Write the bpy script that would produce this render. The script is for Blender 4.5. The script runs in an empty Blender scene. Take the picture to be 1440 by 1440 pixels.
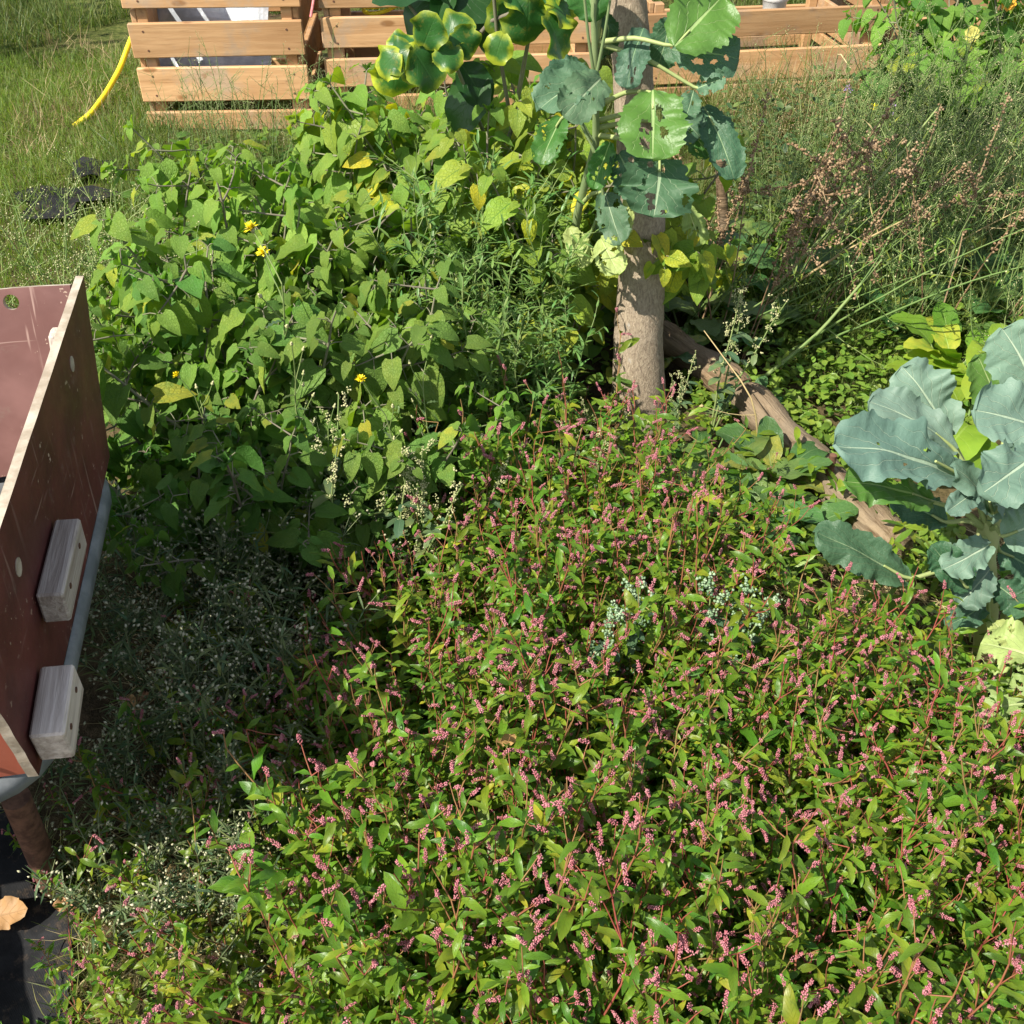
import bpy, math, random
import numpy as np
from mathutils import Vector, Matrix
rad = math.radians
random.seed(7)
RNG = np.random.default_rng(11)
PI = math.pi

scene = bpy.context.scene
COL = scene.collection

# ------------------------------------------------------------------ camera
CAM_H, PITCH, FPX = 1.6, rad(39.0), 1476.0
FWD = np.array([0, math.cos(PITCH), -math.sin(PITCH)])
UPV = np.array([0, math.sin(PITCH), math.cos(PITCH)])
RGT = np.array([1.0, 0, 0])
EYE = np.array([0, 0, CAM_H])


def ray(px, py):
    return RGT * (px - 720) / FPX + UPV * (720 - py) / FPX + FWD


def at_z(px, py, z=0.0):
    d = ray(px, py)
    return EYE + d * ((z - CAM_H) / d[2])


def at_y(px, py, y):
    d = ray(px, py)
    return EYE + d * (y / d[1])


def proj(p):
    q = np.asarray(p, float) - EYE
    w = q @ FWD
    return 720 + FPX * (q @ RGT) / w, 720 - FPX * (q @ UPV) / w


def inside(poly, x, y):
    c = False
    n = len(poly)
    for i in range(n):
        x1, y1 = poly[i]
        x2, y2 = poly[i - 1]
        if (y1 > y) != (y2 > y) and x < (x2 - x1) * (y - y1) / (y2 - y1) + x1:
            c = not c
    return c


def scatter(poly, h, n, rng, mind=0.0):
    """n ground points (x, y) whose point at height h falls inside the region."""
    w = np.array([at_z(a, b, h) for a, b in poly])
    x0, y0 = w[:, 0].min(), w[:, 1].min()
    x1, y1 = w[:, 0].max(), w[:, 1].max()
    out, tries = [], 0
    while len(out) < n and tries < 200 * n:
        tries += 1
        x, y = rng.uniform(x0, x1), rng.uniform(y0, y1)
        if not inside(poly, *proj((x, y, h))):
            continue
        if mind and any((x - a) ** 2 + (y - b) ** 2 < mind * mind for a, b in out):
            continue
        out.append((x, y))
    return out


# ------------------------------------------------------------------ mesh building
def unit(v):
    v = np.asarray(v, float)
    return v / np.maximum(np.linalg.norm(v, axis=-1, keepdims=True), 1e-9)


def P_lance(t): return np.clip(t, 0, 1) ** 0.75 * (1 - t) ** 0.95 / 0.308
def P_linear(t): return np.minimum(1, t * 6 + 0.3) * (1 - t ** 3)
def P_heart(t): return (t + 0.035) ** 0.40 * np.clip(1 - t, 0, 1) ** 1.05 / 0.505
def P_ovate(t): return (t + 0.01) ** 0.5 * np.clip(1 - t, 0, 1) ** 0.6 / 0.463
def P_round(t): return 2 * np.sqrt(np.clip((t + 0.01) * (1.0 - t), 0, 1))
def P_kale(t): return (t + 0.01) ** 0.5 * np.clip(1 - t, 0, 1) ** 0.33 / 0.59
def P_blade(t): return np.clip(1 - t, 0.03, 1) ** 0.7


def toothed(base, k, a):
    return lambda t: base(t) * (1 + a * (np.mod(t * k, 1.0) - 0.5))


OCT_V = np.array([[1, 0, 0], [-1, 0, 0], [0, 1, 0], [0, -1, 0], [0, 0, 1], [0, 0, -1]], float)
OCT_F = np.array([[0, 2, 4], [2, 1, 4], [1, 3, 4], [3, 0, 4], [2, 0, 5], [1, 2, 5], [3, 1, 5], [0, 3, 5]])


class MB:
    def __init__(s):
        s.V, s.T, s.U, s.F, s.M, s.n = [], [], [], [], [], 0

    def add(s, v, faces, uv=None, tint=None, mat=0):
        v = np.asarray(v, float).reshape(-1, 3)
        m = len(v)
        s.V.append(v)
        s.U.append(np.zeros((m, 2)) if uv is None else np.asarray(uv, float).reshape(-1, 2))
        if tint is None:
            tint = np.zeros((m, 3))
        tint = np.asarray(tint, float)
        if tint.ndim == 1:
            tint = np.tile(tint, (m, 1))
        s.T.append(tint)
        f = np.asarray(faces, int)
        s.F.append(f + s.n)
        s.M.append(np.full(len(f), mat, int))
        s.n += m

    def leaves(s, o, d, up, L, W, prof, nv=5, nu=2, fold=0.3, curl=0.6, wave=0.0, wf=2.5, lobe=0.0,
               rnd=None, yel=0.0, mat=0, rng=RNG, side=0.0, holes=None, rumple=0.0):
        o = np.atleast_2d(np.asarray(o, float))
        N = len(o)
        d = unit(np.broadcast_to(d, (N, 3)))
        up = np.broadcast_to(up, (N, 3)).astype(float)
        r = np.cross(d, up)
        bad = np.linalg.norm(r, axis=1) < 1e-3
        r[bad] = np.cross(d[bad], np.array([0.31, 0.87, 0.1]))
        r = unit(r)
        n = np.cross(r, d)
        A = lambda q: np.broadcast_to(np.asarray(q, float), (N,))
        L, W, fold, curl, wave, yel, side, lobe = map(A, (L, W, fold, curl, wave, yel, side, lobe))
        rnd = rng.random(N) if rnd is None else A(rnd)
        t = np.linspace(0, 1, nv + 1)
        sx = np.linspace(-1, 1, nu + 1)
        hw = W[:, None] / 2 * prof(t)[None, :]
        th = curl[:, None] * t[None, :]
        thm = curl[:, None] * (t[:-1] + t[1:])[None, :] / 2
        y = np.concatenate([np.zeros((N, 1)), np.cumsum(np.cos(thm), 1)], 1) * L[:, None] / nv
        z = -np.concatenate([np.zeros((N, 1)), np.cumsum(np.sin(thm), 1)], 1) * L[:, None] / nv
        X = sx[None, None, :] * (hw * np.cos(fold)[:, None])[:, :, None]
        cz = np.abs(sx)[None, None, :] * (hw * np.sin(fold)[:, None])[:, :, None]
        ph = rng.uniform(0, 6.28, (N, 1, 1))
        cz = cz + wave[:, None, None] * hw[:, :, None] * (sx ** 2)[None, None, :] * np.sin(
            2 * PI * wf * t[None, :, None] + ph + 1.3 * np.sign(sx)[None, None, :])
        if rumple:
            q = rng.uniform(0, 6.28, 8)
            sg = np.where(sx < 0, 0.0, 1.0)[None, None, :]
            tt = t[None, :, None]
            env = 0.55 + 0.45 * np.sin(5.1 * tt + q[0] + 2.2 * sg)
            cz = cz + 1.3 * wave[:, None, None] * hw[:, :, None] * (np.abs(sx) ** 1.6)[None, None, :] * env * (
                0.55 * np.sin(15 * tt + q[1] + 3.1 * sg) + 0.40 * np.sin(27 * tt + q[2] + 1.7 * sg) + 0.25 * np.sin(49 * tt + q[3] + 4.4 * sg))
        Y = y[:, :, None] + cz * np.sin(th)[:, :, None] - lobe[:, None, None] * L[:, None, None] * (
            np.abs(sx) ** 1.5)[None, None, :] * np.exp(-(t / 0.22) ** 2)[None, :, None]
        Z = z[:, :, None] + cz * np.cos(th)[:, :, None]
        if rumple:
            q = rng.uniform(0, 6.28, (4, 2))
            for kk, (fa, fb) in enumerate(((2.3, 3.1), (4.4, 5.2), (6.1, 9.0), (3.0, 14.0))):
                Z = Z + rumple * L[:, None, None] / (1 + kk * 0.7) * np.sin(fa * sx[None, None, :] + q[kk, 0]) * np.sin(fb * t[None, :, None] + q[kk, 1])
        X = X + side[:, None, None] * L[:, None, None] * (t ** 2)[None, :, None]
        pts = (o[:, None, None, :] + X[..., None] * r[:, None, None, :] + Y[..., None] * d[:, None, None, :]
               + Z[..., None] * n[:, None, None, :])
        k = (nv + 1) * (nu + 1)
        idx = np.arange(k).reshape(nv + 1, nu + 1)
        q = np.stack([idx[:-1, :-1], idx[:-1, 1:], idx[1:, 1:], idx[1:, :-1]], -1).reshape(-1, 4)
        if holes:
            tc = ((t[:-1] + t[1:]) / 2)[:, None] + 0 * sx[None, :-1]
            sc = ((sx[:-1] + sx[1:]) / 2)[None, :] + 0 * t[:-1, None]
            keep = np.ones_like(tc, bool)
            for (hs, ht, rs, rt) in holes:
                a = np.arctan2((tc - ht) / rt, (sc - hs) / rs)
                keep &= ((sc - hs) / rs) ** 2 + ((tc - ht) / rt) ** 2 > 1 + 0.40 * np.sin(2 * a + hs * 9) + 0.3 * np.sin(5 * a + ht * 20) + 0.22 * np.sin(9 * a + hs * 31)
            q = q[keep.reshape(-1)]
        f = (q[None] + (np.arange(N) * k)[:, None, None]).reshape(-1, 4)
        uv = np.stack(np.broadcast_arrays((sx * 0.5 + 0.5)[None, None, :], t[None, :, None], ), -1)
        uv = np.broadcast_to(uv, (N, nv + 1, nu + 1, 2))
        tint = np.stack(np.broadcast_arrays(rnd[:, None, None], yel[:, None, None] * np.ones((1, nv + 1, nu + 1)),
                                            rng.random(N)[:, None, None]), -1)
        s.add(pts, f, uv, tint.reshape(-1, 3), mat)

    def tube(s, path, radii, sides=5, rnd=None, mat=0, cap=True, lump=0.0, rng=RNG):
        p = np.asarray(path, float)
        m = len(p)
        rr = np.broadcast_to(np.asarray(radii, float), (m,))
        tg = unit(np.gradient(p, axis=0))
        a = np.cross(tg[0], [0.0, 0, 1])
        if np.linalg.norm(a) < 1e-3:
            a = np.cross(tg[0], [1.0, 0, 0])
        a = unit(a)
        ang = np.linspace(0, 2 * PI, sides, endpoint=False)
        rings = []
        for i in range(m):
            a = unit(a - tg[i] * (a @ tg[i]))
            b = np.cross(tg[i], a)
            r_ = rr[i] * (1 + lump * (rng.random(sides) - 0.5)) if lump else rr[i] * np.ones(sides)
            rings.append(p[i] + (np.cos(ang) * r_)[:, None] * a + (np.sin(ang) * r_)[:, None] * b)
        v = np.concatenate(rings)
        i0 = np.arange(m - 1)[:, None] * sides
        j = np.arange(sides)[None]
        j2 = (j + 1) % sides
        f = np.stack([i0 + j, i0 + j2, i0 + sides + j2, i0 + sides + j], -1).reshape(-1, 4)
        uv = np.stack(np.broadcast_arrays((np.arange(sides) / sides)[None], np.linspace(0, 1, m)[:, None]), -1).reshape(-1, 2)
        tint = np.zeros((len(v), 3))
        tint[:, 0] = rng.random() if rnd is None else rnd
        tint[:, 1] = np.repeat(np.linspace(0, 1, m), sides)
        s.add(v, f, uv, tint, mat)
        if cap:
            for e, ring in ((0, rings[0]), (1, rings[-1])):
                c = ring.mean(0)
                vv = np.vstack([ring, c])
                fs = [[(k + 1) % sides, k, sides] if e == 0 else [k, (k + 1) % sides, sides] for k in range(sides)]
                s.add(vv, fs, np.tile([[.5, .5]], (sides + 1, 1)), np.tile([[tint[0, 0], float(e), 0.0]], (sides + 1, 1)), mat)

    def blobs(s, c, r, d=None, stretch=1.0, rnd=None, mat=0, rng=RNG):
        c = np.atleast_2d(np.asarray(c, float))
        N = len(c)
        r = np.broadcast_to(np.asarray(r, float), (N,))
        if d is None:
            d = unit(rng.normal(size=(N, 3)))
        d = unit(np.broadcast_to(d, (N, 3)))
        a = unit(np.cross(d, np.array([0.3, 0.5, 0.81]) + 0.01))
        b = np.cross(d, a)
        B = np.stack([a, b, d * stretch], 1)
        v = c[:, None] + np.einsum('kj,njl->nkl', OCT_V, B) * r[:, None, None]
        f = (OCT_F[None] + (np.arange(N) * 6)[:, None, None]).reshape(-1, 3)
        t = np.zeros((N, 6, 3))
        t[:, :, 0] = (rng.random(N) if rnd is None else np.broadcast_to(rnd, (N,)))[:, None]
        s.add(v, f, None, t.reshape(-1, 3), mat)

    def box(s, c, size, ax=None, mat=0, rnd=None, bev=0.004):
        """A box with chamfered edges; ax: 3x3 rows = local axes."""
        h = np.asarray(size, float) / 2
        b = min(bev, h.min() * 0.45)
        ax = np.eye(3) if ax is None else np.asarray(ax, float)
        vs, key = [], {}
        for sx in (-1, 1):
            for sy in (-1, 1):
                for sz in (-1, 1):
                    for k in range(3):
                        q = [sx * (h[0] - b), sy * (h[1] - b), sz * (h[2] - b)]
                        q[k] = (sx, sy, sz)[k] * h[k]
                        key[(sx, sy, sz, k)] = len(vs)
                        vs.append(q)
        K = lambda *a: key[a]
        fq, ft = [], []
        S = (-1, 1)
        for g in S:
            fq += [[K(g, -1, -1, 0), K(g, 1, -1, 0), K(g, 1, 1, 0), K(g, -1, 1, 0)][::g],
                   [K(-1, g, -1, 1), K(-1, g, 1, 1), K(1, g, 1, 1), K(1, g, -1, 1)][::g],
                   [K(-1, -1, g, 2), K(1, -1, g, 2), K(1, 1, g, 2), K(-1, 1, g, 2)][::g]]
        for p in S:
            for q in S:
                fq += [[K(-1, p, q, 1), K(1, p, q, 1), K(1, p, q, 2), K(-1, p, q, 2)][::-p * q],
                       [K(p, -1, q, 0), K(p, 1, q, 0), K(p, 1, q, 2), K(p, -1, q, 2)][::p * q],
                       [K(p, q, -1, 0), K(p, q, 1, 0), K(p, q, 1, 1), K(p, q, -1, 1)][::-p * q]]
        for sx in S:
            for sy in S:
                for sz in S:
                    t = [K(sx, sy, sz, 0), K(sx, sy, sz, 1), K(sx, sy, sz, 2)]
                    ft.append(t[::sx * sy * sz])
        v = np.array(vs) @ ax + np.asarray(c, float)
        uv = np.array(vs)[:, :2]
        base = s.n
        rr = random.random() if rnd is None else rnd
        tint = np.zeros((24, 3))
        tint[:, 0] = rr
        s.add(v, fq, uv, tint, mat)
        s.F.append(np.asarray(ft, int) + base)
        s.M.append(np.full(8, mat, int))

    def mesh(s, name, mats, smooth=True):
        me = bpy.data.meshes.new(name)
        V = np.concatenate(s.V)
        U = np.concatenate(s.U)
        T = np.concatenate(s.T)
        me.vertices.add(len(V))
        me.vertices.foreach_set('co', V.astype(np.float32).ravel())
        loops = np.concatenate([f.ravel() for f in s.F]).astype(np.int32)
        tot = np.concatenate([np.full(len(f), f.shape[1]) for f in s.F]).astype(np.int32)
        st = np.concatenate([[0], np.cumsum(tot)[:-1]]).astype(np.int32)
        me.loops.add(len(loops))
        me.loops.foreach_set('vertex_index', loops)
        me.polygons.add(len(tot))
        me.polygons.foreach_set('loop_start', st)
        me.polygons.foreach_set('loop_total', tot)
        me.polygons.foreach_set('material_index', np.concatenate(s.M).astype(np.int32))
        me.polygons.foreach_set('use_smooth', np.full(len(tot), smooth, bool))
        uvl = me.uv_layers.new(name='UVMap')
        uvl.data.foreach_set('uv', U[loops].astype(np.float32).ravel())
        ca = me.color_attributes.new('Tint', 'FLOAT_COLOR', 'POINT')
        ca.data.foreach_set('color', np.concatenate([T, np.ones((len(T), 1))], 1).astype(np.float32).ravel())
        me.update(calc_edges=True)
        me.validate(clean_customdata=False)
        for m in (mats if isinstance(mats, (list, tuple)) else [mats]):
            me.materials.append(m)
        return me

    def obj(s, name, mats, parent=None, smooth=True):
        o = bpy.data.objects.new(name, s.mesh(name, mats, smooth))
        COL.objects.link(o)
        if parent is not None:
            o.parent = parent
        return o


def tag(o, label=None, cat=None, group=None, kind=None):
    if label: o['label'] = label
    if cat: o['category'] = cat
    if group: o['group'] = group
    if kind: o['kind'] = kind
    return o


def thing(name, label, cat, loc=(0, 0, 0), rz=0.0, group=None, scale=1.0):
    o = bpy.data.objects.new(name, None)
    o.empty_display_size = 0.1
    COL.objects.link(o)
    o.location = [float(q) for q in loc]
    o.rotation_euler = (0, 0, rz)
    o.scale = (scale,) * 3
    return tag(o, label, cat, group)


def dup(root):
    c = root.copy()
    COL.objects.link(c)
    for ch in list(root.children):
        d = ch.copy()
        COL.objects.link(d)
        d.parent = c
        for g in list(ch.children):
            e = g.copy()
            COL.objects.link(e)
            e.parent = d
    return c


class Stock:
    """Prototypes of one kind; the first use of each prototype moves it, later uses copy it."""
    def __init__(s, make, n):
        s.p = [make(np.random.default_rng(100 + 17 * i)) for i in range(n)]
        s.used = [False] * n

    def put(s, i, loc, rz, sc, label, cat, group=None, lean=(0, 0)):
        i %= len(s.p)
        o = s.p[i] if not s.used[i] else dup(s.p[i])
        s.used[i] = True
        o.location = [float(q) for q in loc]
        o.rotation_euler = (lean[0], lean[1], rz)
        o.scale = (sc, sc, sc)
        for k in ('label', 'category', 'group'):
            if k in o: del o[k]
        return tag(o, label, cat, group)

    def drop_unused(s):
        for o, u in zip(s.p, s.used):
            if not u:
                for c in list(o.children): bpy.data.objects.remove(c)
                bpy.data.objects.remove(o)


# ------------------------------------------------------------------ materials
class NT:
    def __init__(s, name):
        s.m = bpy.data.materials.new(name)
        s.m.use_nodes = True
        s.t = s.m.node_tree
        s.t.nodes.clear()
        s.out = s.t.nodes.new('ShaderNodeOutputMaterial')

    def n(s, typ, **kw):
        q = s.t.nodes.new(typ)
        for k, v in kw.items():
            setattr(q, k, v)
        return q

    def l(s, a, b):
        s.t.links.new(a, b)

    def val(s, sock, v):
        if hasattr(v, 'is_linked') or isinstance(v, bpy.types.NodeSocket):
            s.l(v, sock)
        elif isinstance(v, (tuple, list)) and len(v) == 3 and sock.type == 'RGBA':
            sock.default_value = (*v, 1)
        else:
            sock.default_value = v

    def math(s, op, a, b=0.0, c=None, clamp=False):
        q = s.n('ShaderNodeMath', operation=op, use_clamp=clamp)
        s.val(q.inputs[0], a)
        s.val(q.inputs[1], b)
        if c is not None: s.val(q.inputs[2], c)
        return q.outputs[0]

    def mix(s, f, a, b, blend='MIX'):
        q = s.n('ShaderNodeMix', data_type='RGBA', blend_type=blend)
        s.val(q.inputs[0], f)
        s.val(q.inputs[6], a)
        s.val(q.inputs[7], b)
        return q.outputs[2]

    def step(s, x, lo, hi, a=0.0, b=1.0):
        q = s.n('ShaderNodeMapRange', interpolation_type='SMOOTHSTEP')
        s.val(q.inputs[0], x)
        q.inputs[1].default_value, q.inputs[2].default_value = lo, hi
        q.inputs[3].default_value, q.inputs[4].default_value = a, b
        return q.outputs[0]

    def noise(s, scale, detail=4, rough=0.6, vec=None, dist=0.0):
        q = s.n('ShaderNodeTexNoise')
        q.inputs['Scale'].default_value = scale
        q.inputs['Detail'].default_value = detail
        q.inputs['Roughness'].default_value = rough
        q.inputs['Distortion'].default_value = dist
        if vec is not None: s.l(vec, q.inputs['Vector'])
        return q.outputs[0]

    def mapping(s, vec, scale=(1, 1, 1), rot=(0, 0, 0), loc=(0, 0, 0)):
        q = s.n('ShaderNodeMapping')
        s.l(vec, q.inputs[0])
        q.inputs['Scale'].default_value = scale
        q.inputs['Rotation'].default_value = rot
        q.inputs['Location'].default_value = loc
        return q.outputs[0]

    def objco(s):
        return s.n('ShaderNodeTexCoord').outputs['Object']

    def tint(s):
        a = s.n('ShaderNodeAttribute', attribute_name='Tint')
        q = s.n('ShaderNodeSeparateColor')
        s.l(a.outputs['Color'], q.inputs[0])
        return q.outputs

    def finish(s, col, rough=0.6, spec=0.4, bump=None, bdist=0.002, bstr=0.5, trans=0.0, tcol=None, metal=0.0, sheen=0.0):
        p = s.n('ShaderNodeBsdfPrincipled')
        s.val(p.inputs['Base Color'], col)
        s.val(p.inputs['Roughness'], rough)
        p.inputs['Specular IOR Level'].default_value = spec
        p.inputs['Metallic'].default_value = metal
        if sheen:
            p.inputs['Sheen Weight'].default_value = sheen
            p.inputs['Sheen Roughness'].default_value = 0.5
        if bump is not None:
            b = s.n('ShaderNodeBump')
            b.inputs['Distance'].default_value = bdist
            b.inputs['Strength'].default_value = bstr
            s.l(bump, b.inputs['Height'])
            s.l(b.outputs[0], p.inputs['Normal'])
        sh = p.outputs[0]
        if trans:
            t = s.n('ShaderNodeBsdfTranslucent')
            s.val(t.inputs['Color'], tcol if tcol is not None else col)
            m = s.n('ShaderNodeMixShader')
            m.inputs[0].default_value = trans
            s.l(sh, m.inputs[1])
            s.l(t.outputs[0], m.inputs[2])
            sh = m.outputs[0]
        s.l(sh, s.out.inputs['Surface'])
        return s.m


def leaf_mat(name, dark, light, yellow=(0.30, 0.27, 0.03), vein=(0.15, 0.22, 0.07), vs=0.5, nveins=6, rough=0.42,
             trans=0.33, spec=0.45, edge=None, vw=0.07, slant=0.6, blotch=None, warm=(1.35, 1.5, 0.4), bdist=0.0012, sheen=0.0,
             crinkle=0.0, quilt=0.0):
    k = NT(name)
    tr = k.tint()
    uv = k.n('ShaderNodeUVMap', uv_map='UVMap').outputs[0]
    sp = k.n('ShaderNodeSeparateXYZ')
    k.l(uv, sp.inputs[0])
    u, v = sp.outputs[0], sp.outputs[1]
    a = k.math('ABSOLUTE', k.math('MULTIPLY_ADD', u, 2.0, -1.0))
    oi = k.n('ShaderNodeObjectInfo').outputs['Random']
    ob = k.objco()
    nz = k.noise(55, 3, 0.6, ob)
    f = k.math('MULTIPLY_ADD', tr[0], 0.75, k.math('MULTIPLY_ADD', nz, 0.5, -0.25), clamp=True)
    c = k.mix(f, dark, light)
    yf = k.math('MULTIPLY', tr[1], k.step(k.noise(28, 3, 0.6, ob), 0.3, 0.6, 0.35, 1.0), clamp=True)
    c = k.mix(yf, c, yellow)
    if blotch:
        c = k.mix(k.math('MULTIPLY', k.step(k.noise(40, 4, 0.7, ob), 0.58, 0.68), blotch[3]), c, blotch[:3])
    if edge:
        rv = k.math('ABSOLUTE', k.math('MULTIPLY_ADD', v, 2.0, -0.9))
        e = k.math('MAXIMUM', a, rv)
        e = k.math('ADD', e, k.math('MULTIPLY_ADD', k.noise(26, 4, 0.7, ob), 0.95, k.math('MULTIPLY_ADD', tr[0], 0.40, -0.66)))
        e = k.math('MULTIPLY', k.step(e, 0.62, 1.05), k.math('MULTIPLY_ADD', tr[2], 0.6, 0.4))
        c = k.mix(e, c, edge)
    wid = k.math('MULTIPLY', k.math('SUBTRACT', 1.15, v), vw)
    mid = k.math('SUBTRACT', 1.0, k.math('DIVIDE', a, wid), clamp=True)
    mid = k.step(mid, 0.0, 0.5)
    h = k.math('PINGPONG', k.math('ADD', k.math('MULTIPLY_ADD', v, float(nveins), k.math('MULTIPLY', a, -slant * nveins * 0.5)),
                                  k.math('MULTIPLY_ADD', k.noise(24, 2, 0.5, ob), 0.9, k.math('MULTIPLY', tr[0], 3.0))), 0.5)
    sv = k.math('MULTIPLY', k.step(h, 0.0, 0.010 * nveins, 1.0, 0.0), k.step(a, 0.35, 1.0, 0.75, 0.0))
    vein_f = k.math('MULTIPLY', k.math('MAXIMUM', mid, sv), vs, clamp=True)
    c = k.mix(vein_f, c, vein)
    hs = k.n('ShaderNodeHueSaturation')
    k.val(hs.inputs['Color'], c)
    k.l(k.math('MULTIPLY_ADD', oi, 0.035, 0.4825), hs.inputs['Hue'])
    k.l(k.math('MULTIPLY_ADD', tr[2], 0.35, 0.82), hs.inputs['Value'])
    c = hs.outputs[0]
    tc = k.mix(1.0, c, warm, 'MULTIPLY')
    hgt = k.math('MULTIPLY', k.math('MAXIMUM', mid, sv), -1.0)
    if quilt:
        vo = k.n('ShaderNodeTexVoronoi', feature='DISTANCE_TO_EDGE')
        vo.inputs['Scale'].default_value = 1.0
        k.l(k.mapping(uv, (quilt * 0.8, quilt, 1)), vo.inputs['Vector'])
        net = k.step(vo.outputs[0], 0.0, 0.16)
        c = k.mix(k.math('MULTIPLY', k.math('SUBTRACT', 1.0, net), 0.42), c, k.mix(0.5, c, dark))
        tc = k.mix(1.0, c, warm, 'MULTIPLY')
        hgt = k.math('ADD', hgt, k.math('MULTIPLY', net, 1.6))
    if crinkle:
        hgt = k.math('ADD', hgt, k.math('MULTIPLY', k.noise(90, 3, 0.6, ob), crinkle))
    else:
        hgt = k.math('ADD', hgt, k.math('MULTIPLY', k.noise(120, 2, 0.5, ob), 0.8))
    return k.finish(c, rough, spec, hgt, bdist, 0.6, trans, tc, sheen=sheen)


def stem_mat(name, a, b, rough=0.55, spec=0.3, scale=60):
    k = NT(name)
    tr = k.tint()
    f = k.math('MULTIPLY_ADD', k.noise(scale, 3, 0.6, k.objco()), 0.7, k.math('MULTIPLY_ADD', tr[0], 0.9, -0.4), clamp=True)
    return k.finish(k.mix(f, a, b), rough, spec)


def wood_mat(name, a, b, grain=(2, 60, 60), dark=(0.1, 0.05, 0.02), rough=0.7, knots=True, bstr=0.5, gscale=1.0):
    k = NT(name)
    tr = k.tint()
    ob = k.objco()
    off = k.n('ShaderNodeCombineXYZ')
    k.l(k.math('MULTIPLY', tr[0], 37.0), off.inputs[0])
    k.l(k.math('MULTIPLY', tr[0], 11.0), off.inputs[2])
    ad = k.n('ShaderNodeVectorMath', operation='ADD')
    k.l(ob, ad.inputs[0])
    k.l(off.outputs[0], ad.inputs[1])
    mp = k.mapping(ad.outputs[0], grain)
    g = k.noise(gscale, 5, 0.65, mp, 0.4)
    g2 = k.noise(2.2, 3, 0.6, ad.outputs[0])
    c = k.mix(k.step(g, 0.3, 0.7), a, b)
    c = k.mix(k.step(g2, 0.45, 0.75, 0.0, 0.55), c, k.mix(0.5, a, dark))
    if knots:
        kn = k.n('ShaderNodeTexVoronoi')
        kn.inputs['Scale'].default_value = 1.0
        k.l(k.mapping(ad.outputs[0], (3.5, 9, 9)), kn.inputs['Vector'])
        c = k.mix(k.step(kn.outputs[0], 0.07, 0.14, 0.8, 0.0), c, dark)
    fine = k.noise(gscale * 3.1, 3, 0.7, mp)
    c = k.mix(k.step(fine, 0.55, 0.75, 0, 0.45), c, dark)
    if knots:
        c = k.mix(k.step(k.noise(3.5, 5, 0.7, ad.outputs[0]), 0.48, 0.66, 0, 0.62), c, (0.32, 0.26, 0.20))
        c = k.mix(k.step(k.noise(7.0, 5, 0.75, ad.outputs[0]), 0.60, 0.68, 0, 0.5), c, dark)
    hs = k.n('ShaderNodeHueSaturation')
    k.val(hs.inputs['Color'], c)
    k.l(k.math('MULTIPLY_ADD', tr[0], 0.5, 0.75), hs.inputs['Value'])
    return k.finish(hs.outputs[0], rough, 0.25, g, 0.004, bstr)


M = {}
M['knot_leaf'] = leaf_mat('knotweed_leaf', (0.050, 0.150, 0.014), (0.165, 0.330, 0.022), (0.40, 0.38, 0.03), (0.18, 0.25, 0.05),
                          0.25, 7, 0.40, 0.40, 0.42, blotch=(0.02, 0.045, 0.012, 0.35))
M['knot_stem'] = stem_mat('knotweed_stem', (0.25, 0.06, 0.045), (0.27, 0.24, 0.08))
M['knot_bud'] = stem_mat('knotweed_flower', (0.31, 0.08, 0.10), (0.55, 0.25, 0.28), 0.65)
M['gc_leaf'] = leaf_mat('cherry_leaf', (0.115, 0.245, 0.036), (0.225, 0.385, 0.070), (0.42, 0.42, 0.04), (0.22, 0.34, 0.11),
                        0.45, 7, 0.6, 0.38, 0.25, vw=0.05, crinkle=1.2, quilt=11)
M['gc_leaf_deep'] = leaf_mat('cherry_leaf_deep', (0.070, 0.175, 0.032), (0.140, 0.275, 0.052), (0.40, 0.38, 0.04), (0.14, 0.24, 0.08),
                             0.4, 7, 0.6, 0.36, 0.25, vw=0.05, crinkle=1.2, quilt=11)  # darker copy of the cherry leaf, shade painted into its green
M['gc_leaf_yellow'] = leaf_mat('cherry_leaf_yellow', (0.13, 0.24, 0.035), (0.30, 0.40, 0.045), (0.62, 0.56, 0.03), (0.06, 0.16, 0.03),
                               0.75, 8, 0.5, 0.36, 0.35, vw=0.05, crinkle=1.2, quilt=11)
M['gc_stem'] = stem_mat('cherry_stem', (0.15, 0.13, 0.10), (0.24, 0.25, 0.15), 0.8)
M['kale_leaf'] = leaf_mat('kale_leaf', (0.105, 0.185, 0.140), (0.185, 0.275, 0.210), (0.42, 0.45, 0.12), (0.48, 0.58, 0.42),
                          0.6, 5, 0.55, 0.18, 0.35, vw=0.085, slant=1.2, warm=(1.0, 1.4, 0.4), crinkle=0.9, bdist=0.003)
M['kale_leaf_hang'] = leaf_mat('kale_leaf_hang', (0.055, 0.125, 0.065), (0.115, 0.205, 0.115), (0.42, 0.45, 0.12), (0.42, 0.54, 0.34),
                               0.6, 5, 0.55, 0.22, 0.35, vw=0.085, slant=1.2, warm=(1.1, 1.4, 0.4), crinkle=1.2, bdist=0.003)
M['kale_leaf_deep'] = leaf_mat('kale_leaf_deep', (0.035, 0.095, 0.050), (0.075, 0.150, 0.085), (0.3, 0.33, 0.08), (0.28, 0.40, 0.22),
                               0.6, 6, 0.5, 0.2, 0.35, vw=0.08, slant=1.2, warm=(1.1, 1.5, 0.4), crinkle=1.5, bdist=0.004)
M['kale_leaf_green'] = leaf_mat('kale_leaf_green', (0.055, 0.150, 0.028), (0.105, 0.230, 0.045), (0.3, 0.33, 0.08), (0.42, 0.55, 0.25),
                                0.6, 4, 0.42, 0.32, 0.45, vw=0.09, slant=1.3, warm=(1.3, 1.4, 0.4), crinkle=0.9, bdist=0.003)
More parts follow.
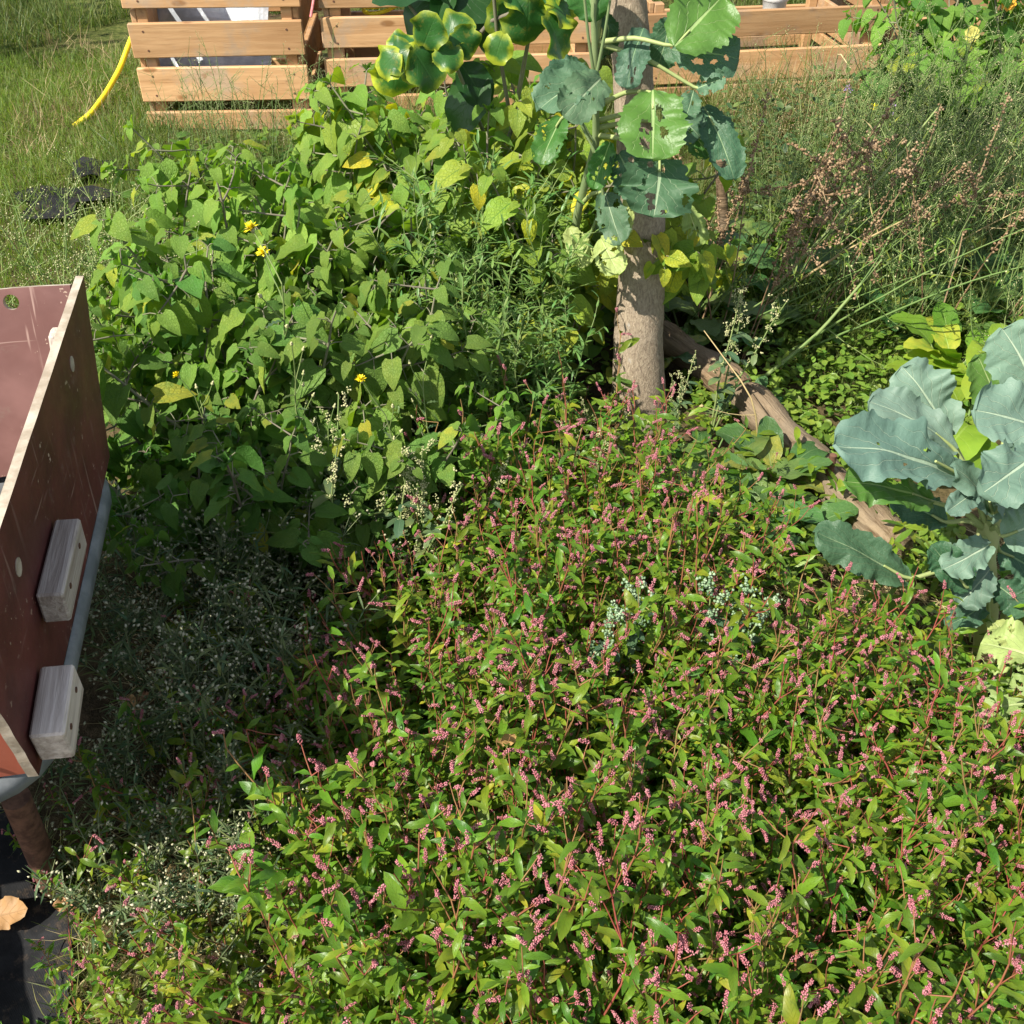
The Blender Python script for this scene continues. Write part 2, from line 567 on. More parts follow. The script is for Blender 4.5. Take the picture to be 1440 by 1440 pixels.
M['kale_leaf_pale'] = leaf_mat('kale_leaf_pale', (0.22, 0.31, 0.09), (0.40, 0.44, 0.16), (0.55, 0.52, 0.15), (0.55, 0.60, 0.30),
                               0.5, 6, 0.5, 0.3, 0.35, vw=0.09, slant=1.2, crinkle=1.5, bdist=0.003)
M['kale_stem'] = stem_mat('kale_stem', (0.26, 0.33, 0.12), (0.44, 0.46, 0.21), 0.55, 0.35, 45)
M['rim_leaf'] = leaf_mat('rimmed_leaf', (0.030, 0.105, 0.028), (0.075, 0.175, 0.030), (0.2, 0.25, 0.03), (0.16, 0.28, 0.10),
                         0.10, 5, 0.40, 0.3, 0.4, edge=(0.46, 0.47, 0.03), slant=1.4, blotch=(0.22, 0.20, 0.04, 0.55))
M['dark_big_leaf'] = leaf_mat('broad_dark_leaf', (0.022, 0.070, 0.018), (0.045, 0.110, 0.025), (0.2, 0.25, 0.03), (0.08, 0.16, 0.05),
                              0.35, 5, 0.35, 0.3, 0.5, slant=1.4)
M['dock_leaf'] = leaf_mat('dock_leaf', (0.045, 0.125, 0.035), (0.110, 0.230, 0.060), (0.38, 0.35, 0.05), (0.20, 0.32, 0.12),
                          0.5, 8, 0.42, 0.3, 0.45, vw=0.06, slant=0.9, crinkle=2.2, bdist=0.002)
M['chick_leaf'] = leaf_mat('chickweed_leaf', (0.075, 0.190, 0.022), (0.190, 0.350, 0.045), (0.38, 0.35, 0.05), (0.2, 0.3, 0.1), 0.3, 4, 0.45, 0.34)
M['lime_leaf'] = leaf_mat('lime_leaf', (0.110, 0.230, 0.020), (0.240, 0.370, 0.035), (0.5, 0.45, 0.05), (0.32, 0.45, 0.10), 0.45, 6, 0.45, 0.36, crinkle=1.5)
M['thistle_leaf'] = leaf_mat('thistle_leaf', (0.045, 0.105, 0.050), (0.105, 0.185, 0.095), (0.38, 0.35, 0.05), (0.2, 0.3, 0.2), 0.4, 6, 0.5, 0.28)
M['narrow_leaf'] = leaf_mat('narrow_leaf', (0.075, 0.180, 0.045), (0.170, 0.320, 0.085), (0.34, 0.34, 0.05), (0.2, 0.3, 0.15), 0.4, 1, 0.45, 0.3)
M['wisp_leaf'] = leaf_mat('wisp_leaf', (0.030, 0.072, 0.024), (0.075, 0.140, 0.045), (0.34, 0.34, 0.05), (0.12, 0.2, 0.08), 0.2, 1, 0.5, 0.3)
M['grass'] = leaf_mat('grass_blade', (0.045, 0.105, 0.018), (0.125, 0.220, 0.040), (0.42, 0.33, 0.14), (0.2, 0.3, 0.1), 0.15, 1, 0.5, 0.35)
M['lawn'] = leaf_mat('lawn_blade', (0.075, 0.160, 0.020), (0.190, 0.300, 0.045), (0.46, 0.37, 0.16), (0.2, 0.3, 0.1), 0.15, 1, 0.5, 0.38)
M['straw'] = leaf_mat('straw_blade', (0.30, 0.21, 0.09), (0.52, 0.42, 0.22), (0.55, 0.45, 0.25), (0.5, 0.4, 0.2), 0.15, 1, 0.6, 0.2, warm=(1, 1, 1))
M['crown_leaf'] = leaf_mat('tree_leaf', (0.030, 0.085, 0.018), (0.075, 0.150, 0.030), (0.34, 0.30, 0.03), (0.14, 0.22, 0.08), 0.4, 6, 0.35, 0.3)
M['dead_leaf'] = leaf_mat('dead_leaf', (0.30, 0.14, 0.055), (0.52, 0.30, 0.14), (0.5, 0.35, 0.1), (0.3, 0.17, 0.08), 0.5, 6, 0.6, 0.15, warm=(1, 0.9, 0.7))
M['tall_stem'] = stem_mat('tall_kale_stem', (0.15, 0.22, 0.09), (0.30, 0.35, 0.17), 0.6, 0.3, 25)
M['grey_stem'] = stem_mat('weed_stem', (0.10, 0.13, 0.06), (0.20, 0.23, 0.11), 0.7)
M['green_stem'] = stem_mat('green_stem', (0.11, 0.19, 0.05), (0.26, 0.32, 0.12), 0.6)
M['dry_stem'] = stem_mat('dry_stem', (0.20, 0.12, 0.065), (0.36, 0.26, 0.15), 0.8)
M['pale_stalk'] = stem_mat('pale_stalk', (0.40, 0.31, 0.15), (0.60, 0.50, 0.28), 0.7)
M['dry_seed'] = stem_mat('dry_seed', (0.19, 0.12, 0.065), (0.42, 0.30, 0.185), 0.85)
M['fluff'] = stem_mat('seed_fluff', (0.24, 0.26, 0.14), (0.60, 0.57, 0.42), 0.95, 0.1)
M['cream_seed'] = stem_mat('cream_seed', (0.26, 0.30, 0.12), (0.58, 0.54, 0.32), 0.85, 0.15)
M['mint_seed'] = stem_mat('mint_seed', (0.14, 0.23, 0.12), (0.36, 0.46, 0.30), 0.8, 0.2)
M['yellow_petal'] = stem_mat('yellow_petal', (0.88, 0.70, 0.01), (0.95, 0.82, 0.04), 0.6)
M['faded_petal'] = stem_mat('faded_petal', (0.42, 0.40, 0.10), (0.58, 0.52, 0.14), 0.7)
M['orange_petal'] = stem_mat('orange_petal', (0.75, 0.28, 0.02), (0.85, 0.48, 0.05), 0.6)
M['purple_petal'] = stem_mat('purple_petal', (0.30, 0.18, 0.48), (0.50, 0.36, 0.65), 0.6)
M['larch'] = wood_mat('bin_wood', (0.40, 0.225, 0.105), (0.55, 0.34, 0.175), (2.0, 30, 30), (0.20, 0.09, 0.03), 0.65)
M['grey_wood'] = wood_mat('weathered_block', (0.30, 0.25, 0.21), (0.55, 0.49, 0.43), (70, 70, 4.0), (0.12, 0.09, 0.07), 0.85, False, 0.9)
M['rust'] = None


def mat_bark():
    k = NT('bark')
    ob = k.objco()
    n1 = k.noise(1.0, 6, 0.7, k.mapping(ob, (210, 210, 75)), 0.8)
    n2 = k.noise(9, 4, 0.6, ob)
    c = k.mix(k.step(n1, 0.32, 0.66), (0.23, 0.178, 0.13), (0.44, 0.36, 0.265))
    c = k.mix(k.step(n2, 0.52, 0.72, 0, 0.6), c, (0.44, 0.37, 0.29))
    c = k.mix(k.step(k.noise(16, 5, 0.7, k.mapping(ob, (1, 1, 0.6))), 0.62, 0.70, 0, 0.65), c, (0.50, 0.47, 0.42))
    return k.finish(c, 0.9, 0.15, n1, 0.006, 0.9)


def mat_log(name, a, b):
    k = NT(name)
    ob = k.objco()
    g = k.noise(1.0, 6, 0.7, k.mapping(ob, (3.0, 55, 55)), 0.5)
    n2 = k.noise(7, 4, 0.6, ob)
    c = k.mix(k.step(g, 0.35, 0.62), (0.10, 0.065, 0.035), a)
    c = k.mix(k.step(n2, 0.4, 0.7, 0, 0.7), c, b)
    c = k.mix(k.step(g, 0.28, 0.37, 0.85, 0.0), c, (0.045, 0.03, 0.02))
    return k.finish(c, 0.85, 0.2, g, 0.012, 0.9)


def mat_ply(name, a, b, scr):
    k = NT(name)
    ob = k.objco()
    g = k.noise(1.0, 4, 0.6, k.mapping(ob, (8, 8, 240), rot=(0.0, 0.0, 0.0)), 0.2)
    n2 = k.noise(6, 4, 0.65, ob)
    c = k.mix(k.step(g, 0.3, 0.7), a, b)
    c = k.mix(k.step(n2, 0.35, 0.75, 0, 0.45), c, tuple(q * 0.6 for q in a))
    sc = k.noise(1.0, 3, 0.5, k.mapping(ob, (60, 4, 60), rot=(0.4, 0.3, 0.6)), 0.1)
    sc2 = k.noise(1.0, 3, 0.5, k.mapping(ob, (4, 60, 60), rot=(0.2, -0.5, -0.4)), 0.1)
    pt = k.step(k.noise(3.2, 2, 0.5, ob), 0.45, 0.6)
    s2 = k.math('MAXIMUM', k.step(sc, 0.62, 0.70), k.step(sc2, 0.64, 0.70))
    c = k.mix(k.math('MULTIPLY', k.math('MULTIPLY', s2, pt), scr), c, (0.62, 0.45, 0.38))
    n5 = k.noise(14, 6, 0.75, ob)
    c = k.mix(k.step(n5, 0.58, 0.72, 0, 0.5), c, (0.20, 0.15, 0.12))
    chip = k.noise(70, 3, 0.6, ob)
    c = k.mix(k.math('MULTIPLY', k.step(chip, 0.66, 0.70), k.step(n2, 0.42, 0.6, 0, 0.8)), c, (0.50, 0.38, 0.29))
    return k.finish(c, k.math('MULTIPLY_ADD', n5, 0.5, 0.3), 0.25, g, 0.0008, 0.5)


def mat_edge():
    k = NT('plywood_edge')
    ob = k.objco()
    n1 = k.noise(1.0, 4, 0.6, k.mapping(ob, (25, 25, 25)))
    n2 = k.noise(160, 3, 0.6, ob)
    c = k.mix(k.step(n1, 0.35, 0.7), (0.30, 0.25, 0.19), (0.50, 0.44, 0.36))
    c = k.mix(k.step(n2, 0.6, 0.7, 0, 0.5), c, (0.35, 0.24, 0.16))
    return k.finish(c, 0.85, 0.2, n2, 0.001, 0.5)


def mat_simple(name, a, b, scale=20, rough=0.5, spec=0.4, metal=0.0, bd=0.001):
    k = NT(name)
    n1 = k.noise(scale, 4, 0.65, k.objco())
    return k.finish(k.mix(k.step(n1, 0.35, 0.65), a, b), rough, spec, n1, bd, 0.5, metal=metal)


M['bark'] = mat_bark()
M['log'] = mat_log('log_wood', (0.285, 0.215, 0.14), (0.20, 0.16, 0.115))
M['log_dark'] = mat_log('log_wood_dark', (0.26, 0.18, 0.11), (0.22, 0.17, 0.12))
M['ply'] = mat_ply('red_plywood', (0.085, 0.026, 0.022), (0.150, 0.043, 0.036), 0.30)  # red film darkened, the shade on this side is in the colour
M['ply_in'] = mat_ply('red_plywood_scuffed', (0.165, 0.080, 0.070), (0.225, 0.118, 0.106), 1.0)  # same red film, paler as if sunlit, with real scuffs
M['ply_orange'] = mat_ply('orange_plywood', (0.33, 0.085, 0.050), (0.40, 0.120, 0.075), 0.25)  # same red film again, its orange is sunlight painted in
M['edge'] = mat_edge()
M['rust'] = mat_simple('rusty_steel', (0.075, 0.038, 0.026), (0.165, 0.085, 0.055), 45, 0.85, 0.2, bd=0.002)
M['tray_grey'] = mat_simple('tray_rim_grey', (0.12, 0.135, 0.145), (0.20, 0.215, 0.225), 18, 0.5)
M['tray_teal'] = mat_simple('tray_teal', (0.015, 0.11, 0.13), (0.025, 0.17, 0.19), 14, 0.45)
M['hose'] = mat_simple('hose_yellow', (0.72, 0.58, 0.015), (0.80, 0.68, 0.03), 30, 0.4)
M['plastic'] = mat_simple('grey_sheet', (0.30, 0.33, 0.37), (0.50, 0.53, 0.57), 9, 0.35, bd=0.004)
M['rubber'] = mat_simple('black_rubber', (0.015, 0.015, 0.016), (0.03, 0.03, 0.03), 30, 0.7)
M['screw'] = mat_simple('screw_steel', (0.45, 0.40, 0.33), (0.6, 0.55, 0.48), 60, 0.4, metal=0.6)
M['pink_rope'] = mat_simple('pink_cord', (0.60, 0.16, 0.17), (0.75, 0.28, 0.28), 60, 0.8)
M['white_pot'] = mat_simple('white_plastic', (0.75, 0.74, 0.72), (0.82, 0.81, 0.8), 20, 0.4)


def mat_fabric():
    k = NT('black_fabric')
    ob = k.objco()
    w = k.n('ShaderNodeTexWave', wave_type='BANDS', bands_direction='X')
    w.inputs['Scale'].default_value = 130
    w.inputs['Distortion'].default_value = 0.6
    k.l(ob, w.inputs['Vector'])
    n1 = k.noise(9, 5, 0.7, ob)
    c = k.mix(k.step(n1, 0.35, 0.75), (0.008, 0.0085, 0.0095), (0.028, 0.029, 0.032))
    c = k.mix(k.step(k.noise(30, 5, 0.75, ob), 0.52, 0.68, 0, 0.7), c, (0.075, 0.055, 0.040))
    b2 = k.math('MULTIPLY_ADD', n1, 3.0, w.outputs[1])
    return k.finish(c, 0.8, 0.15, b2, 0.0008, 0.35)


def mat_ground():
    k = NT('soil')
    ob = k.objco()
    n1 = k.noise(1.1, 5, 0.65, ob)
    n2 = k.noise(22, 6, 0.75, ob)
    n3 = k.noise(1.0, 4, 0.7, k.mapping(ob, (90, 30, 1), rot=(0, 0, 0.7)))
    c = k.mix(k.step(n2, 0.35, 0.65), (0.042, 0.028, 0.017), (0.125, 0.085, 0.05))
    c = k.mix(k.step(n3, 0.58, 0.70, 0, 0.55), c, (0.30, 0.22, 0.12))
    sp = k.n('ShaderNodeSeparateXYZ')
    k.l(ob, sp.inputs[0])
    far = k.step(sp.outputs[1], 3.0, 5.5, 0.15, 0.85)
    g = k.mix(k.step(k.noise(35, 4, 0.7, ob), 0.35, 0.65), (0.045, 0.075, 0.014), (0.13, 0.15, 0.04))
    c = k.mix(k.math('MULTIPLY', far, k.step(n1, 0.3, 0.55)), c, g)
    return k.finish(c, 0.95, 0.1, n2, 0.02, 0.8)


M['fabric'] = mat_fabric()
M['soil'] = mat_ground()

# ------------------------------------------------------------------ ground
def gz(x, y):
    return 0.018 * np.sin(3.1 * x + 1.3 * y) * np.cos(2.3 * y - 0.7 * x) + 0.012 * np.sin(7.3 * x - 4.1 * y)


def build_ground():
    xs = np.unique(np.concatenate([np.linspace(-60, -5, 12), np.linspace(-5, 5, 90), np.linspace(5, 60, 12)]))
    ys = np.unique(np.concatenate([np.linspace(-20, -0.5, 6), np.linspace(-0.5, 9, 90), np.linspace(9, 90, 16)]))
    X, Y = np.meshgrid(xs, ys)
    Z = gz(X, Y)
    b = MB()
    nx, ny = len(xs), len(ys)
    i = np.arange(nx * ny).reshape(ny, nx)
    f = np.stack([i[:-1, :-1], i[:-1, 1:], i[1:, 1:], i[1:, :-1]], -1).reshape(-1, 4)
    b.add(np.stack([X, Y, Z], -1), f)
    o = b.obj('ground', M['soil'])
    tag(o, kind='structure', label='brown soil and worn turf under the weeds', cat='ground')


build_ground()


# ------------------------------------------------------------------ wheelbarrow with plywood box
def plate(name, origin, ux, uy, outline, holes, thick, mats, parent):
    """A flat board cut from an outline (metres in the plane ux, uy), round holes, faces material 0, cut edges material 1."""
    cu = bpy.data.curves.new(name, 'CURVE')
    cu.dimensions = '2D'
    cu.fill_mode = 'BOTH'
    cu.extrude = thick / 2

    def spline(pts):
        sp = cu.splines.new('POLY')
        sp.points.add(len(pts) - 1)
        for p, q in zip(sp.points, pts):
            p.co = (q[0], q[1], 0, 1)
        sp.use_cyclic_u = True
    spline(outline)
    for (cx, cy, r, ry) in holes:
        spline([(cx + r * math.cos(a), cy + ry * math.sin(a)) for a in np.linspace(0, 2 * PI, 20, endpoint=False)])
    tmp = bpy.data.objects.new('tmp', cu)
    COL.objects.link(tmp)
    me = bpy.data.meshes.new_from_object(tmp.evaluated_get(bpy.context.evaluated_depsgraph_get()))
    bpy.data.objects.remove(tmp)
    me.name = name
    uz = np.cross(ux, uy)
    mw = Matrix((*[[ux[i], uy[i], uz[i], origin[i]] for i in range(3)], [0, 0, 0, 1]))
    me.materials.clear()
    for m in mats: me.materials.append(m)
    for p in me.polygons:
        p.material_index = 0 if abs(p.normal.z) > 0.7 else 1
        p.use_smooth = False
    o = bpy.data.objects.new(name, me)
    COL.objects.link(o)
    o.parent = parent
    o.matrix_local = mw
    return o


def quad_plate(name, A, B, C, D, thick, mats, parent, holes=(), jag=0.002):
    """Board with corners A (bottom start), B (bottom end), C (top end), D (top start); holes in fractions (fx, fy, r, ry)."""
    A, B, C, D = map(np.asarray, (A, B, C, D))
    ux = unit(B - A)
    nn = unit(np.cross(ux, D - A))
    uy = np.cross(nn, ux)
    L = lambda p: ((p - A) @ ux, (p - A) @ uy)
    a, b, c, d = L(A), L(B), L(C), L(D)
    pts = []
    for p, q in ((a, b), (b, c), (c, d), (d, a)):
        for k in range(14):
            w = k / 14
            x, y = p[0] + (q[0] - p[0]) * w, p[1] + (q[1] - p[1]) * w
            if k: x += random.uniform(-jag, jag); y += random.uniform(-jag, jag)
            pts.append((x, y))
    hl = []
    for fx, fy, r, ry in holes:
        e = [a[i] + (b[i] - a[i]) * fx for i in (0, 1)]
        g = [d[i] + (c[i] - d[i]) * fx for i in (0, 1)]
        hl.append((e[0] + (g[0] - e[0]) * fy, e[1] + (g[1] - e[1]) * fy, r, ry))
    return plate(name, A, ux, uy, pts, hl, thick, mats, parent)


def build_barrow():
    NB = at_z(47, 1092, 0.5)                    # near bottom corner of the visible side board
    FB = at_z(149, 642, 0.5)
    FT = at_z(112, 388, 0.8)
    NTp = FT + (NB - FB) * 1.24
    NTp[2] = 0.8
    ax = unit((FB - NB) * [1, 1, 0])            # pointing away
    lf = np.array([-ax[1], ax[0], 0.0])         # to the other side
    Wd = 0.66
    base = NB * [1, 1, 0]
    r = thing('wheelbarrow', 'wheelbarrow with a tall box of worn red plywood boards on its tray', 'wheelbarrow', base)
    sh = lambda p: np.asarray(p) - base
    out = lf * -0.004
    t = 0.013
    th = quad_plate('side_board', sh(NB), sh(FB), sh(FT), sh(NTp), t, [M['ply'], M['edge']], r,
                    holes=[], jag=0.0012)
    opp = lf * Wd
    quad_plate('side_board', sh(NB + opp), sh(FB + opp), sh(FT + opp), sh(NTp + opp), t, [M['ply_in'], M['edge']], r)
    # end boards stand between the side boards
    i1 = lf * (t / 2 + 0.003)
    back = ax * -0.03
    quad_plate('end_board', sh(FB + i1 + back), sh(FB + opp - i1 + back), sh(FT + opp - i1 + back), sh(FT + i1 + back), t,
               [M['ply_in'], M['edge']], r, holes=[(0.150, 0.935, 0.0125, 0.0125)], jag=0.002)
    fw = ax * 0.014
    quad_plate('end_board', sh(NB + i1 + fw), sh(NB + opp - i1 + fw), sh(NTp + opp - i1 + fw), sh(NTp + i1 + fw), t,
               [M['ply_orange'], M['edge']], r)
    # screw on the near end board
    s = MB()
    c = sh(NB + fw) + lf * 0.045 - ax * (t / 2 + 0.002) + np.array([0, -0.006, 0.03])
    s.tube([c, c - ax * 0.004], [0.006, 0.004], 10)
    s.obj('screw', M['screw'], r)
    # grey bottom board and inner wood strips
    b = MB()
    ctr = (NB + FB) / 2 + opp / 2
    b.box(sh(ctr) + [0, 0, -0.012], (np.linalg.norm(FB - NB) - 0.08, Wd - 0.06, 0.014), [ax, lf, [0, 0, 1]])
    b.obj('base_board', M['tray_grey'], r)
    upv = unit(FT - FB)
    for (fx, hgt, sz) in ((0.0, 0.205, (0.040, 0.030, 0.10)),):
        b = MB()
        c = FB + upv * hgt + i1 + lf * sz[0] * 0.5 - ax * 0.055
        b.box(sh(c), sz, [lf, ax, upv])
        b.obj('corner_block', M['grey_wood'], r, smooth=False)
    # flat pale discs standing in for sunlit holes in the side board
    nrm = unit(np.cross(FB - NB, NTp - NB))
    if nrm[0] < 0: nrm = -nrm

    def on_board(px, py):
        d = ray(px, py)
        return EYE + d * (((NB - EYE) @ nrm) / (d @ nrm))
    for (px, py, rr) in ((95, 512, 0.0125), (18, 798, 0.0125)):
        b = MB()
        c = sh(on_board(px, py))
        b.tube([c + nrm * 0.004, c + nrm * 0.0074, c + nrm * 0.0078], [rr, rr, rr * 0.8], 18)
        b.obj('hole_plug', M['edge'], r, smooth=False)
    # the two offcut blocks screwed on outside
    side = unit(FB - NB)
    upb = np.cross(nrm, side)
    if upb[2] < 0: upb = -upb
    for k, (px, py, ln, hh, th_, tilt) in enumerate(((59, 802, 0.155, 0.052, 0.034, 0.02), (45, 1004, 0.105, 0.060, 0.042, 0.16))):
        c = on_board(px, py) + nrm * (0.010 + th_ / 2)
        sd = unit(side * math.cos(tilt) + upb * math.sin(tilt))
        ub = np.cross(nrm, sd) if np.cross(nrm, sd)[2] > 0 else np.cross(sd, nrm)
        b = MB()
        b.box([0, 0, 0], (th_, hh, ln), None, bev=0.003)
        o = b.obj('wood_block', M['grey_wood'], r, smooth=False)
        o.matrix_local = Matrix((*[[nrm[i], ub[i], sd[i], sh(c)[i]] for i in range(3)], [0, 0, 0, 1]))
        for q_ in (-0.27, 0.25):
            b = MB()
            b.tube([[th_ / 2, hh * 0.12, ln * q_], [th_ / 2 + 0.0012, hh * 0.12, ln * q_]], 0.0042, 10)
            b.obj('screw', M['rust'], o)
        tag(o, ('weathered wood block nailed along the lower edge', 'pale wood block nailed near the front corner')[k])
    # tray: rolled grey rim and teal pan
    def rect(grow, z, rr=0.10):
        pts = []
        Lh, Wh = np.linalg.norm(FB - NB) / 2 + grow, Wd / 2 + grow
        c0 = (NB + FB) / 2 * [1, 1, 0] + opp / 2
        for q, (sx, sy) in enumerate(((1, 1), (-1, 1), (-1, -1), (1, -1))):
            for a in np.linspace(q * PI / 2, (q + 1) * PI / 2, 6):
                pts.append(c0 + ax * (sx * (Lh - rr) + rr * math.cos(a)) + lf * (sy * (Wh - rr) + rr * math.sin(a)) + [0, 0, z])
        return np.array(pts)
    b = MB()
    rings = [sh(rect(g, z)) for g, z in ((0.004, 0.492), (0.012, 0.486), (0.012, 0.462), (0.002, 0.455))]
    n = len(rings[0])

    def loft(b, rings, cap=False):
        v = np.concatenate(rings)
        f = []
        for i in range(len(rings) - 1):
            for j in range(n):
                f.append([i * n + j, i * n + (j + 1) % n, (i + 1) * n + (j + 1) % n, (i + 1) * n + j])
        b.add(v, f)
        if cap:
            vv = np.vstack([rings[-1], rings[-1].mean(0)])
            b.add(vv, [[j, (j + 1) % n, n] for j in range(n)])
    loft(b, rings)
    tray = None
    o = b.obj('tray_rim', M['tray_grey'], r)
    b = MB()
    loft(b, [sh(rect(g, z)) for g, z in ((-0.002, 0.458), (-0.07, 0.36), (-0.14, 0.27), (-0.18, 0.245))], True)
    b.obj('tray', M['tray_teal'], r)
    # legs
    foot = at_z(78, 1252, 0.0)
    top = at_z(36, 1150, 0.255)
    for off in (0.0, 0.50):
        b = MB()
        a, e = foot + lf * off, top + lf * off + [0, 0, 0.05]
        b.tube([sh(e), sh(a * 0.5 + e * 0.5), sh(a)], [0.0205, 0.021, 0.021], 14)
        b.obj('leg', M['rust'], r)
    # wheel at the far end, handles at the near end
    wc = FB * [1, 1, 0] + opp / 2 + ax * 0.16 + [0, 0, 0.17]
    b = MB()
    ring = [sh(wc + ax * 0.135 * math.cos(a) + np.array([0, 0, 0.135]) * math.sin(a)) for a in np.linspace(0, 2 * PI, 29)]
    b.tube(ring, 0.036, 10, cap=False)
    wheel = b.obj('wheel', M['rubber'], r)
    b = MB()
    b.tube([sh(wc - lf * 0.05), sh(wc + lf * 0.05)], 0.095, 20)
    b.tube([sh(wc - lf * 0.16), sh(wc + lf * 0.16)], 0.012, 8)
    b.obj('rim', M['tray_grey'], wheel)
    for s_ in (0.24, 0.44):
        b = MB()
        c0 = NB * [1, 1, 0] + lf * s_
        b.tube([sh(wc + lf * (s_ - 0.33) * 0.5), sh(c0 + ax * 0.35 + [0, 0, 0.215]), sh(c0 - ax * 0.1 + [0, 0, 0.36]), sh(c0 - ax * 0.5 + [0, 0, 0.47])], 0.017, 10)
        b.obj('handle', M['rust'], r)


build_barrow()


def build_fabric():
    px = [(-260, 1120), (30, 1150), (62, 1250), (120, 1330), (95, 1400), (150, 1500), (-260, 1500)]
    ctrl = np.array([at_z(a, b, 0)[:2] for a, b in px])
    b = MB()
    xs = np.linspace(ctrl[:, 0].min(), ctrl[:, 0].max(), 160)
    ys = np.linspace(ctrl[:, 1].min(), ctrl[:, 1].max(), 160)
    X, Y = np.meshgrid(xs, ys)
    ok = np.array([[inside(list(map(tuple, ctrl)), x + 0.012 * math.sin(60 * y), y + 0.012 * math.sin(47 * x)) for x in xs] for y in ys])
    Z = gz(X, Y) + 0.012 + 0.006 * np.sin(28 * X + 9 * Y) * np.sin(17 * Y) + 0.004 * np.sin(60 * X - 20 * Y)
    i = np.arange(25600).reshape(160, 160)
    f = np.stack([i[:-1, :-1], i[:-1, 1:], i[1:, 1:], i[1:, :-1]], -1).reshape(-1, 4)
    kf = (ok[:-1, :-1] & ok[1:, 1:] & ok[:-1, 1:] & ok[1:, :-1]).reshape(-1)
    b.add(np.stack([X, Y, Z], -1), f[kf])
    o = b.obj('weed_fabric', M['fabric'])
    tag(o, 'rumpled black weed fabric under the wheelbarrow leg', 'ground fabric')
    labs = ['ragged black fabric scrap farther along the grassy path', 'black fabric scrap on the path nearest the leafy bush']
    for k, (a, c, w, h) in enumerate(((85, 293, 0.16, 0.08), (135, 248, 0.10, 0.05))):
        p = at_z(a, c, 0)
        b = MB()
        m = 14
        th = np.linspace(0, 2 * PI, m, endpoint=False)
        rr = 1 + 0.3 * np.sin(3 * th + k) + 0.2 * np.sin(5 * th)
        v = [[p[0] + w * q * math.cos(t) * s_, p[1] + 2 * h * q * math.sin(t) * s_, float(gz(p[0], p[1])) + 0.03 + 0.012 * math.sin(5 * t + 3 * s_)]
             for s_ in (1.0, 0.5) for q, t in zip(rr, th)] + [[p[0], p[1], float(gz(p[0], p[1])) + 0.035]]
        f = [[j, (j + 1) % m, m + (j + 1) % m, m + j] for j in range(m)]
        b.add(v, f)
        b.add(np.array(v)[m:], [[j, (j + 1) % m, m] for j in range(m)])
        tag(b.obj('fabric_scrap', M['fabric']), labs[k], 'fabric scrap')


build_fabric()

# ------------------------------------------------------------------ timber bins
def build_bin(label, A, B, depth, slats, post_top, mats=M['larch'], side_out=0.03, group='slatted timber compost bins'):
    """Front bottom corners A, B; slats = [(z0, z1)...]."""
    A, B = np.asarray(A, float), np.asarray(B, float)
    ax = unit((B - A) * [1, 1, 0])
    bk = np.array([-ax[1], ax[0], 0.0])
    L = np.linalg.norm((B - A)[:2])
    r = thing('timber_bin', label, 'compost bin', A * [1, 1, 0], math.atan2(ax[1], ax[0]), group)
    rg = random.Random(label)

    def panel(name, o, dx, dy, ln, thick=0.024, inset=0.0):
        b = MB()
        for z0, z1 in slats:
            w = rg.uniform(-0.006, 0.006)
            c = np.array(o) + np.array(dx) * ln / 2 + np.array([0, 0, (z0 + z1) / 2 + w])
            t = rg.uniform(-0.006, 0.006)
            a1 = unit(np.array(dx) + [0, 0, t])
            a3 = unit(np.array([0, 0, 1.0]) - a1 * t)
            b.box(c, (ln + rg.uniform(-0.01, 0.01), thick, z1 - z0 + rg.uniform(-0.008, 0.004)), [a1, np.cross(a3, a1), a3], rnd=rg.random())
            for ex in (0.066, ln - 0.066):
                for ez in (0.28, -0.28):
                    q_ = np.array(o) + np.array(dx) * (ex + rg.uniform(-.006, .006)) + np.array([0, 0, (z0 + z1) / 2 + ez * (z1 - z0)])
                    b.tube([q_ + [0, -thick / 2 + 0.002, 0], q_ + [0, -thick / 2 - 0.0015, 0]], 0.0045, 8, mat=1)
        return b.obj(name, [mats, M['rust']], r, smooth=False)
    X, Y = (1, 0, 0), (0, 1, 0)
    panel('front_slats', (0, 0, 0), X, Y, L)
    panel('back_slats', (0, depth, 0), X, Y, L)
    for x in (0.03, L - 0.03):
        b = MB()
        for z0, z1 in slats:
            h0 = rg.uniform(0, 0.02)
            b.box((x, depth / 2, (z0 + z1) / 2 + 0.03 + h0), (0.024, depth - 0.03 - 0.004, z1 - z0), rnd=rg.random())
        b.obj('side_slats', mats, r, smooth=False)
    for x in (0.066, L - 0.066):
        for y in (0.036, depth - 0.036):
            b = MB()
            b.box((x, y, post_top / 2), (0.046, 0.046, post_top), rnd=rg.random())
            b.obj('corner_post', mats, r, smooth=False)
    return r


Y1 = 4.62
zat = lambda py, y=Y1: float(at_y(720, py, y)[2])
sl1 = [(max(zat(190), 0.01), zat(157)), (zat(144), zat(96)), (zat(81), zat(33)), (zat(11), zat(-36)), (zat(-55), zat(-95))]
a1, b1 = at_y(203, 150, Y1), at_y(440, 150, Y1 + 0.04)
bin1 = build_bin('slatted timber bin with a grey plastic sheet inside', a1, b1, 0.75, sl1, sl1[-1][1])
Y2 = 4.72
sl2 = [(max(zat(182, Y2), 0.01), zat(134, Y2)), (zat(124, Y2), zat(84, Y2)), (zat(70, Y2), zat(26, Y2)), (zat(11, Y2), zat(-34, Y2)), (zat(-50, Y2), zat(-90, Y2))]
a2, b2 = at_y(457, 100, Y2), at_y(838, 100, Y2 + 0.10)
bin2 = build_bin('slatted timber bin holding the coiled yellow hose, partly hidden by foliage', a2, b2, 0.8, sl2, sl2[-1][1])
Y3 = 5.1
